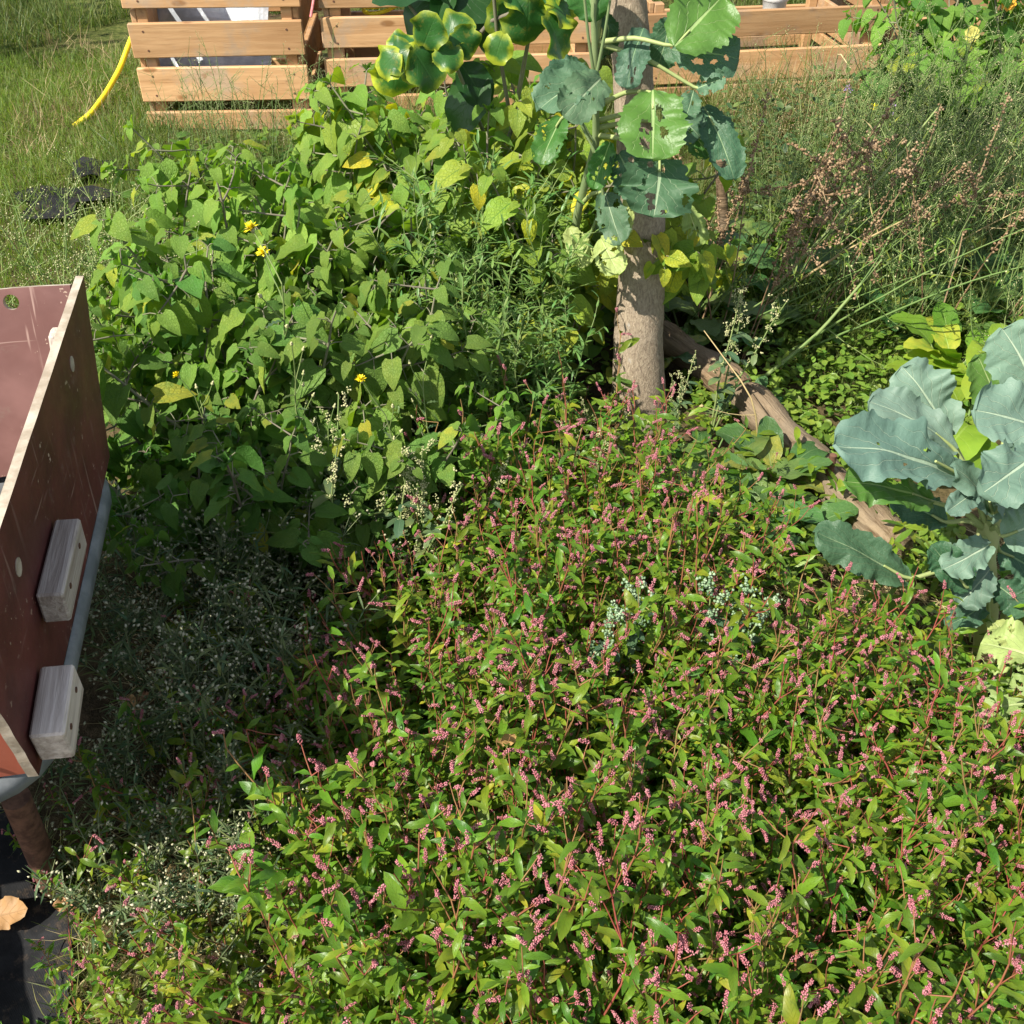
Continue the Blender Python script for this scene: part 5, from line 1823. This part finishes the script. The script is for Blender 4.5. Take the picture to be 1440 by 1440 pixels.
def build_tree_kale():
    """Tall gangly kale whose leaves hang around the trunk."""
    s0 = at_z(800, 520, 0.0)
    r = thing('tall_kale', 'tall leggy kale with torn leaves hanging around the tree trunk', 'kale', s0)
    Yk = 2.30
    a = lambda px, py, y=Yk: at_y(px, py, y)
    b = MB()
    b.tube(np.array([s0, a(800, 400, 2.6), a(812, 300, 2.5), a(838, 200, 2.42), a(838, 110, 2.38), a(835, 20, 2.36), a(838, -60, 2.36)]) - s0,
           [0.012, 0.011, 0.010, 0.0085, 0.0075, 0.007, 0.006], 10, 0.4, lump=0.1)
    b.obj('stem', M['tall_stem'], r)
    kl, kd, kg, kp = M['kale_leaf_hang'], M['kale_leaf_deep'], M['kale_leaf_green'], M['kale_leaf_pale']
    rg_ = np.random.default_rng(31)
    hl = lambda n, sz=1.0: [(rg_.uniform(.12, .85) * rg_.choice([-1, 1]), rg_.uniform(.15, .95), rg_.uniform(.06, .22) * sz, rg_.uniform(.03, .09) * sz) for _ in range(n)]
    top = a(838, 60, 2.38)
    kale_leaf(r, s0, a(948, 66), a(1018, -8, 2.38), (0.0, -1, 0.55), 0.150, kg, 41, top, 0.1, 0.3, 0.15, yel=0.0)
    kale_leaf(r, s0, a(945, 70, 2.36), a(1040, 82, 2.34), (0.1, -0.9, 0.6), 0.105, kd, 42, None, 0.12, 0.6, 0.25, [(0.45, .4, .16, .07), (0.3, .62, .1, .05), (-.4, .5, .2, .06), (.1, .8, .1, .04)])
    kale_leaf(r, s0, a(918, 128, 2.30), a(918, 222, 2.16), (-0.15, -1, 0.55), 0.150, kg, 43, a(840, 150, 2.42), 0.14, 0.3, 0.22, [(-.22, .35, .14, .09), (-.3, .62, .12, .08), (.2, .55, .15, .12), (.25, .8, .14, .1)])
    kale_leaf(r, s0, a(928, 222, 2.24), a(922, 300, 2.12), (0.1, -1, 0.5), 0.165, kl, 44, a(840, 190, 2.42), 0.12, 0.6, 0.45, hl(12, .8), wf=4)
    kale_leaf(r, s0, a(838, 105, 2.30), a(762, 140, 2.18), (-0.1, -0.8, 0.8), 0.100, kl, 45, a(838, 120, 2.38), 0.2, 0.9, 0.3, hl(4, .6))
    kale_leaf(r, s0, a(845, 110, 2.28), a(800, 155, 2.16), (0.2, -0.9, 0.6), 0.095, kl, 46, None, 0.2, 0.8, 0.35, hl(3, .6))
    kale_leaf(r, s0, a(980, 125, 2.34), a(1018, 108, 2.30), (0, -1, 0.6), 0.05, kl, 47, top, 0.2, 0.5, 0.4, hl(5))
    kale_leaf(r, s0, a(975, 128, 2.34), a(965, 165, 2.28), (0, -1, 0.6), 0.05, kl, 48, None, 0.2, 0.5, 0.4, hl(4))
    kale_leaf(r, s0, a(990, 150, 2.40), a(1035, 250, 2.28), (0.2, -1, 0.4), 0.085, kd, 49, a(840, 170, 2.42), 0.2, 0.5, 0.2, [(0.4, .75, .3, .05)])
    kale_leaf(r, s0, a(850, 270, 2.36), a(872, 340, 2.24), (-0.1, -1, 0.4), 0.075, kl, 50, a(815, 290, 2.5), 0.25, 0.5, 0.4, hl(5))
    kale_leaf(r, s0, a(845, 335, 2.38), a(868, 382, 2.28), (-0.1, -1, 0.4), 0.075, kp, 51, None, 0.2, 0.6, 0.5, hl(3))
    kale_leaf(r, s0, a(882, 275, 2.34), a(880, 330, 2.26), (0.2, -1, 0.4), 0.035, kp, 52, None, 0.3, 0.6, 0.5, None)
    kale_leaf(r, s0, a(838, 30, 2.36), a(815, -70, 2.40), (-0.3, -0.8, 0.6), 0.11, kg, 53, top, 0.15, 0.5, 0.25)
    kale_leaf(r, s0, a(850, 20, 2.38), a(858, 80, 2.44), (0.3, -0.8, 0.4), 0.06, kd, 54, top, 0.15, 0.5, 0.25)
    kale_leaf(r, s0, a(790, 165, 2.40), a(760, 225, 2.30), (-0.2, -0.9, 0.6), 0.07, kg, 60, a(838, 160, 2.42), 0.2, 0.8, 0.5, hl(6, .7))
    kale_leaf(r, s0, a(955, 175, 2.44), a(1000, 215, 2.36), (0.1, -0.9, 0.6), 0.07, kg, 61, a(840, 180, 2.42), 0.2, 0.8, 0.5, hl(7, .8))
    kale_leaf(r, s0, a(945, 25, 2.46), a(925, 95, 2.42), (0.0, -0.9, 0.6), 0.08, kd, 62, None, 0.2, 0.8, 0.4, hl(5, .7))
    kale_leaf(r, s0, a(858, 200, 2.36), a(835, 262, 2.28), (-0.2, -0.9, 0.4), 0.055, kg, 63, None, 0.2, 0.7, 0.5, hl(6, .8))
    kale_leaf(r, s0, a(800, 320, 2.44), a(825, 372, 2.36), (-0.1, -0.9, 0.4), 0.06, kp, 64, None, 0.2, 0.7, 0.5, hl(6, .8))
    kale_leaf(r, s0, a(965, 290, 2.48), a(985, 345, 2.42), (0.1, -0.9, 0.4), 0.06, kp, 65, None, 0.2, 0.7, 0.5, hl(4, .8))
    kale_leaf(r, s0, a(905, 40, 2.40), a(880, 118, 2.30), (-0.3, -0.9, 0.5), 0.07, kd, 66, None, 0.2, 0.8, 0.5, hl(5, .7))
    kale_leaf(r, s0, a(935, 150, 2.40), a(985, 190, 2.34), (0.2, -0.9, 0.5), 0.08, kl, 67, None, 0.2, 0.8, 0.5, hl(6, .8))
    kale_leaf(r, s0, a(870, 215, 2.34), a(900, 275, 2.26), (-0.1, -0.9, 0.4), 0.09, kd, 68, None, 0.2, 0.8, 0.5, hl(7, .8))
    kale_leaf(r, s0, a(820, 90, 2.36), a(770, 110, 2.28), (0.0, -0.9, 0.6), 0.06, kd, 69, None, 0.2, 0.8, 0.5, hl(4, .8))
    # petioles crossing below
    b = MB()
    for q in ([(805, 150, 2.36), (835, 200, 2.36), (850, 262, 2.36)], [(812, 165, 2.35), (840, 220, 2.34), (852, 300, 2.36)], [(790, 380, 2.5), (830, 330, 2.45), (850, 280, 2.38)],
              [(820, -20, 2.33), (827, 50, 2.34), (836, 110, 2.36)], [(858, 0, 2.33), (850, 50, 2.34), (838, 110, 2.36)]):
        pts_ = np.array([a(*k) for k in q]) - s0
        b.tube(pts_, [0.0028, 0.0033, 0.0040], 7, 0.3)
    b.obj('petioles', M['tall_stem'], r)


build_tree_kale()


def build_rimmed():
    s0 = at_z(660, 330, 0.0)
    r = thing('rimmed_shrub', 'glossy round leaved shrub with yellow leaf margins above the thicket', 'shrub', s0)
    Yk = 2.75
    a = lambda px, py, dy=0.0: at_y(px, py, Yk + dy)
    b = MB()
    for q in ([(665, 330, .3), (690, 210, .2), (640, 90, .1), (600, 75, 0)], [(665, 330, .3), (720, 180, .15), (700, 60, .05), (690, -60, 0)], [(640, 90, .1), (690, 30, .05), (740, 10, 0)],
              [(720, 180, .15), (735, 100, .1), (750, 20, 0)], [(640, 90, .1), (600, 40, .1), (570, 0, .1)]):
        W = [a(*k) for k in q]
        if q[0][:2] == (665, 330): W = [s0] + W
        b.tube(np.array(W) - s0, np.linspace(0.008, 0.004, len(W)), 7)
    b.obj('branches', M['gc_stem'], r)
    rg_ = np.random.default_rng(3)
    lv, dk_ = MB(), MB()
    for (px, py, w, ddx, ddy) in [(603, 44, 50, .3, -.7), (612, 62, 46, .8, -.1), (566, 60, 44, -.3, -.2), (548, 72, 50, -.8, .1), (556, 112, 62, -.1, .9), (600, 98, 58, .4, .6), (592, 84, 46, .6, .2),
                                  (575, 92, 46, -.5, .4), (632, 78, 40, .9, .2), (726, 8, 62, -.2, .5), (744, 36, 64, 0, .7), (785, 52, 64, .4, .6), (765, 0, 60, .5, .2), (712, 28, 56, -.5, .6),
                                  (795, 10, 50, .8, .2), (640, 35, 46, .4, -.5), (655, 60, 40, .6, .5), (700, 70, 40, -.3, .7), (540, 88, 46, -.9, .5), (770, -25, 60, .3, -.4), (560, 85, 44, -.6, .7),
                                  (730, -20, 60, -.2, -.4), (805, -10, 56, .7, -.2)]:
        c = a(px, py, rg_.uniform(-0.08, 0.05))
        L = w / FPX * ((c - EYE) @ FWD) * 1.1
        d = unit(np.array([ddx, rg_.uniform(-0.5, 0.1), -ddy]))
        n_ = unit(np.array([rg_.normal() * 0.35, -0.8, 0.75 + rg_.normal() * 0.2]))
        n_ = unit(n_ - d * (n_ @ d) * 0.8)
        lv.leaves([c - s0 - d * L * 0.5], d, n_, L, L * rg_.uniform(0.95, 1.12), (lambda t, q=rg_.uniform(0, 6, 3): P_round(t) * (1 + 0.06 * np.sin(9 * t + q[0]) + 0.05 * np.sin(21 * t + q[1]))), 14, 10, rg_.uniform(-0.35, 0.3), rg_.uniform(0.2, 1.3), wave=0.25, wf=1.6, lobe=0.06, rng=rg_)
    lv.obj('rimmed_leaves', M['rim_leaf'], r)
    for (px, py, w, ddx, ddy) in [(600, 8, 115, -.7, .6), (645, 20, 120, .3, .9), (570, -20, 100, -.6, -.1), (660, -10, 110, .7, .1), (690, 50, 60, .2, .9), (620, -30, 110, 0, -.3), (655, 145, 90, -.6, .7), (670, 120, 70, .5, .6)]:
        c = a(px, py, 0.12)
        L = w / FPX * ((c - EYE) @ FWD)
        d = unit(np.array([ddx, -0.3, -ddy]))
        n_ = np.array([rg_.normal() * 0.3, -0.7, 0.9])
        dk_.leaves([c - s0 - d * L * 0.5], d, n_, L, L * 0.72, P_ovate, 12, 8, 0.15, 0.6, wave=0.1, rng=rg_)
    dk_.obj('broad_leaves', M['dark_big_leaf'], r)


build_rimmed()


# ------------------------------------------------------------------ small flowers, fallen leaves
def small_things():
    rg_ = np.random.default_rng(9)
    for (px, py, y, m, lab, k) in [(1418, 4, 4.35, 'orange_petal', 'orange flower high on the leafy bush by the last bin', 0),
                                   (1366, 48, 4.25, 'faded_petal', 'faded yellow flower lower on the leafy bush by the last bin', 0),
                                   (1229, 152, 4.2, 'yellow_petal', 'small yellow flower in the grass before the low bin', 1),
                                   (1258, 140, 4.3, 'purple_petal', 'small purple flower spike before the low bin', 2),
                                   (1192, 126, 4.4, 'purple_petal', 'tiny purple flower in the dry grass before the low bin', 1)]:
        c = at_y(px, py, y)
        c[2] = max(c[2], 0.06)
        r = thing('flower', lab, 'flower', c * [1, 1, 0])
        q = c * [0, 0, 1]
        st, hd = MB(), MB()
        st.tube([(0.01, 0.01, 0), q * .5 + [0.008, 0, 0], q], [0.002, 0.002, 0.0015], 5)
        lf_ = LeafBag()
        for j in range(4):
            lf_.add(q * (0.2 + 0.15 * j), [math.cos(j * 2.4), math.sin(j * 2.4), 0.3], [0, 0, 1], 0.05, 0.022)
        if k == 0:
            hd.leaves(np.tile(q, (7, 1)), [[math.cos(t), -0.5 + 0.4 * math.sin(t), math.sin(t)] for t in np.linspace(0, 6.28, 7, endpoint=False)], [0, -1, 0.5], 0.032, 0.03, P_round, 5, 4, 0.2, 0.5, wave=.2)
        elif k == 1:
            flower_head(hd, q, [0, -0.6, 0.8], 0.022, rg_, 24)
        else:
            hd.blobs(q + np.stack([rg_.normal(size=40) * 0.008, rg_.normal(size=40) * 0.008, rg_.uniform(-0.06, 0.03, 40)], 1), 0.006, None, 1.2)
        st.obj('stem', M['green_stem'], r)
        fo = MB()
        lf_.flush(fo, P_lance, 4, 2, rg_)
        fo.obj('foliage', M['dock_leaf'], r)
        hd.obj('petals', M[m], r)
    dead = [(14, 1292, 0.085, 'large curled tan dead leaf lying on the black fabric'), (100, 1272, 0.035, 'small orange brown dead leaf behind the leg foot'),
            (160, 1275, 0.035, 'rust brown dead leaf in the dry stems'), (150, 1320, 0.04, 'brown dead leaf on the bare soil between fluffy weeds and fabric'),
            (185, 1000, 0.05, 'reddish dead leaf in the shade under the fluffy weeds'), (710, 1048, 0.04, 'orange dead leaf caught among the pink flowers'),
            (205, 988, 0.04, 'yellowish dead leaf in the shade near the reddish one'), (310, 1112, 0.04, 'brown dead leaf beside the cream fluffy weeds'),
            (95, 1278, 0.04, 'pale dead leaf propped against the fabric edge')]
    for k, (px, py, L, lab) in enumerate(dead):
        z = 0.30 if 'pink' in lab else 0.03
        c = at_z(px, py, z)
        b = MB()
        d = np.array([1, 0.15, 0.05]) if k == 0 else np.array([math.cos(k * 2.0), math.sin(k * 2.0), 0.1])
        b.leaves([c - unit(d) * L * 0.5 + [0, 0, 0.012]], d, [0.1, -0.35, 1], L, L * 0.62, toothed(P_ovate, 6, 0.12), 14, 10, 0.25, -0.5, wave=0.3, wf=3, rng=rg_)
        tag(b.obj('dead_leaf', M['dead_leaf']), lab, 'dead leaf')


small_things()


# ------------------------------------------------------------------ stuff: grass, straw, low cover
def blades(name, poly, n, hmin, hmax, mat, label, cat, seed, lean=0.5, w=0.004, yel=(0.0, 0.5), clump=0, lie=False):
    rg_ = np.random.default_rng(seed)
    w_ = np.array([at_z(a, b, 0) for a, b in poly])
    x0, x1, y0, y1 = w_[:, 0].min(), w_[:, 0].max(), w_[:, 1].min(), w_[:, 1].max()
    xs, ys = [], []
    tot = 0
    pw = [tuple(q[:2]) for q in w_]
    if clump:
        cx = rg_.uniform(x0, x1, clump)
        cy = rg_.uniform(y0, y1, clump)
        cs = rg_.uniform(0.5, 1.4, clump)
    PX, PY, HS = [], [], []
    while tot < n:
        m = 4 * n
        if clump:
            i = rg_.integers(0, clump, m)
            X = cx[i] + rg_.normal(size=m) * 0.09 * cs[i]
            Y = cy[i] + rg_.normal(size=m) * 0.09 * cs[i]
            S = cs[i]
        else:
            X, Y, S = rg_.uniform(x0, x1, m), rg_.uniform(y0, y1, m), np.ones(m)
        ok = np.zeros(m, bool)
        for i in range(len(pw)):
            (xa, ya), (xb, yb) = pw[i], pw[i - 1]
            cond = (ya > Y) != (yb > Y)
            with np.errstate(divide='ignore', invalid='ignore'):
                xi = (xb - xa) * (Y - ya) / (yb - ya) + xa
            ok ^= cond & (X < xi)
        PX.append(X[ok]); PY.append(Y[ok]); HS.append(S[ok])
        tot += ok.sum()
    X, Y, S = (np.concatenate(q)[:n] for q in (PX, PY, HS))
    az = rg_.uniform(0, 2 * PI, n)
    inc = rg_.uniform(1.25, 1.5, n) if lie else np.abs(rg_.normal(size=n)) * lean
    D = np.stack([np.sin(inc) * np.cos(az), np.sin(inc) * np.sin(az), np.cos(inc)], 1)
    O = np.stack([X, Y, gz(X, Y) + (rg_.uniform(0, 0.04, n) if lie else 0)], 1)
    L = rg_.uniform(hmin, hmax, n) * S
    b = MB()
    U = unit(np.cross(D, rg_.normal(size=(n, 3))))
    b.leaves(O, D, U, L, w * rg_.uniform(0.6, 1.3, n), P_blade, 3, 1, 0.0, rg_.uniform(0.1, 1.5, n), yel=rg_.uniform(*yel, n), rng=rg_)
    o = b.obj(name, mat)
    return tag(o, label, cat, kind='stuff')


blades('grass', [(-160, 110), (200, 60), (235, 190), (190, 330), (140, 440), (-200, 480)], 24000, 0.03, 0.085, M['lawn'], 'short worn grass on the path beside the bins', 'grass', 1, 0.7, 0.0035, (0, 0.4))
blades('tall_grass', [(-200, -60), (180, -60), (180, 30), (60, 70), (-200, 150)], 8000, 0.10, 0.26, M['grass'], 'long tufted grass at the far end of the path', 'grass', 2, 0.45, 0.0045, (0, 0.5), 160)
blades('meadow_grass', [(180, -75), (1500, -75), (1500, 30), (180, 30)], 15000, 0.10, 0.32, M['grass'], 'rough green grass behind and between the timber bins', 'grass', 3, 0.45, 0.005, (0, 0.35), 300)
blades('straw', [(60, 60), (210, 60), (225, 200), (20, 230), (20, 120)], 1100, 0.05, 0.17, M['straw'], 'dry straw strewn over the path grass near the hose', 'straw', 4, 1.3, 0.003, (0, 1), 40)
blades('dry_grass', [(1000, 110), (1230, 95), (1260, 170), (1130, 210), (1000, 210)], 5000, 0.05, 0.18, M['straw'], 'tangled dry grass at the foot of the low bin', 'dry grass', 5, 0.8, 0.003, (0, 1), 120)
blades('weed_grass', [(930, 110), (1520, 80), (1560, 480), (1150, 520), (930, 430)], 16000, 0.06, 0.26, M['grass'], 'matted green grass under the weeds of the overgrown patch', 'grass', 6, 0.6, 0.0038, (0, 0.35), 260)
blades('thatch', [(200, 1600), (130, 1330), (190, 1200), (180, 740), (420, 800), (1500, 760), (1500, 1500)], 9000, 0.04, 0.14, M['straw'], 'dead brown stems and straw lying on the soil beneath the weeds', 'straw', 7, 1.2, 0.0022, (0, 1), 0, True)
blades('sparse_grass', [(60, 1190), (190, 1230), (260, 1330), (180, 1440), (70, 1440), (110, 1340)], 900, 0.02, 0.08, M['grass'], 'sparse short grass along the edge of the black fabric', 'grass', 8, 0.7, 0.0022, (0, 0.9))
blades('hollow_grass', [(1090, 480), (1300, 420), (1440, 470), (1350, 640), (1220, 620)], 4500, 0.03, 0.11, M['grass'], 'short bright grass in the hollow behind the sunlit log', 'grass', 9, 0.6, 0.0032, (0, 0.25))
blades('edge_grass', [(170, 150), (480, 150), (560, 250), (200, 330), (140, 260)], 5000, 0.05, 0.20, M['grass'], 'grass growing at the foot of the bins behind the thicket', 'grass', 10, 0.5, 0.0038, (0, 0.4), 110)


blades('gap_grass', [(480, 120), (930, 110), (930, 300), (480, 260)], 5000, 0.06, 0.24, M['grass'], 'grass growing between the thicket and the half hidden bin', 'grass', 12, 0.5, 0.004, (0, 0.4), 110)


def low_cover(name, poly, n, L, W, hz, mat, label, cat, seed, prof=P_ovate, yel=(0, .3)):
    rg_ = np.random.default_rng(seed)
    pts_ = np.array(scatter(poly, 0.03, n, rg_))
    N = len(pts_)
    O = np.stack([pts_[:, 0], pts_[:, 1], gz(pts_[:, 0], pts_[:, 1]) + rg_.uniform(0.0, hz, N)], 1)
    az = rg_.uniform(0, 2 * PI, N)
    D = np.stack([np.cos(az), np.sin(az), rg_.uniform(-0.3, 0.7, N)], 1)
    U = np.stack([rg_.normal(size=N) * .4, rg_.normal(size=N) * .4, np.ones(N)], 1)
    b = MB()
    ll = rg_.uniform(*L, N)
    b.leaves(O, D, U, ll, ll * rg_.uniform(*W, N), prof, 4, 2, 0.25, rg_.uniform(0, 1, N), yel=rg_.uniform(*yel, N), rng=rg_)
    o = b.obj(name, mat)
    return tag(o, label, cat, kind='stuff')


low_cover('chickweed', [(930, 380), (1100, 300), (1440, 330), (1500, 520), (1340, 640), (1180, 600), (1050, 520)], 7000, (0.012, 0.04), (0.4, 0.7), 0.10, M['chick_leaf'],
          'mat of small leaved chickweed beyond the log', 'ground cover', 21)
low_cover('ground_leaves', [(200, 760), (600, 640), (1000, 620), (1460, 850), (1500, 1500), (430, 1500), (420, 1250), (300, 1050)], 5600, (0.02, 0.06), (0.25, 0.45), 0.14, M['knot_leaf'],
          'low leafy undergrowth beneath the pink flowered knotweed', 'undergrowth', 22, P_lance, (0, .5))
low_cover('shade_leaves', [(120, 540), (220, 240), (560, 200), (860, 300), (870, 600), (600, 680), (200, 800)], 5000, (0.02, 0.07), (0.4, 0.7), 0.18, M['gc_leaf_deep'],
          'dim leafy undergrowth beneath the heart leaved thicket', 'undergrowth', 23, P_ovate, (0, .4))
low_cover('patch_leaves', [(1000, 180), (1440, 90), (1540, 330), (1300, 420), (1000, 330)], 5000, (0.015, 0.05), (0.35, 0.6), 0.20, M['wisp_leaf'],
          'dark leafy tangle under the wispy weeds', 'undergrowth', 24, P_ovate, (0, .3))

low_cover('log_cover', [(950, 500), (1060, 520), (1200, 640), (1340, 740), (1360, 860), (1220, 760), (1080, 620), (980, 570)], 2200, (0.012, 0.038), (0.4, 0.7), 0.07, M['chick_leaf'],
          'small leaved weeds creeping over the soil along the log', 'ground cover', 25)

# ------------------------------------------------------------------ sun, sky, camera
SUN_EL, SUN_AZ = rad(49), math.atan2(-0.62, -0.78)        # direction TOWARDS the sun in the ground plane
sv = Vector((math.cos(SUN_AZ) * math.cos(SUN_EL), math.sin(SUN_AZ) * math.cos(SUN_EL), math.sin(SUN_EL)))
sl = bpy.data.lights.new('sun', 'SUN')
sl.energy = 4.6
sl.angle = rad(0.55)
sl.color = (1.0, 0.93, 0.80)
so = bpy.data.objects.new('sun', sl)
so.rotation_euler = sv.to_track_quat('Z', 'Y').to_euler()
COL.objects.link(so)
w = bpy.data.worlds.new('World')
scene.world = w
w.use_nodes = True
nt = w.node_tree
bg = nt.nodes['Background']
sky = nt.nodes.new('ShaderNodeTexSky')
sky.sky_type = 'NISHITA'
sky.sun_disc = False
sky.sun_elevation = SUN_EL
sky.sun_rotation = math.atan2(sv.x, sv.y)
hsv = nt.nodes.new('ShaderNodeHueSaturation')
hsv.inputs['Saturation'].default_value = 0.55
nt.links.new(sky.outputs[0], hsv.inputs['Color'])
nt.links.new(hsv.outputs[0], bg.inputs[0])
bg.inputs[1].default_value = 0.10

cam = bpy.data.cameras.new('camera')
cam.sensor_fit = 'HORIZONTAL'
cam.sensor_width = 36
cam.lens = 36 * FPX / 1440
cam.clip_start = 0.02
cam.clip_end = 500
co = bpy.data.objects.new('camera', cam)
co.location = EYE
co.rotation_euler = (PI / 2 - PITCH, 0, 0)
COL.objects.link(co)
scene.camera = co
scene.view_settings.view_transform = 'Standard'
scene.view_settings.look = 'None'
scene.view_settings.exposure = 0.95
scene.view_settings.gamma = 1.0
scene.cycles.max_bounces = 5
scene.cycles.diffuse_bounces = 2
scene.cycles.glossy_bounces = 2
scene.cycles.transmission_bounces = 4
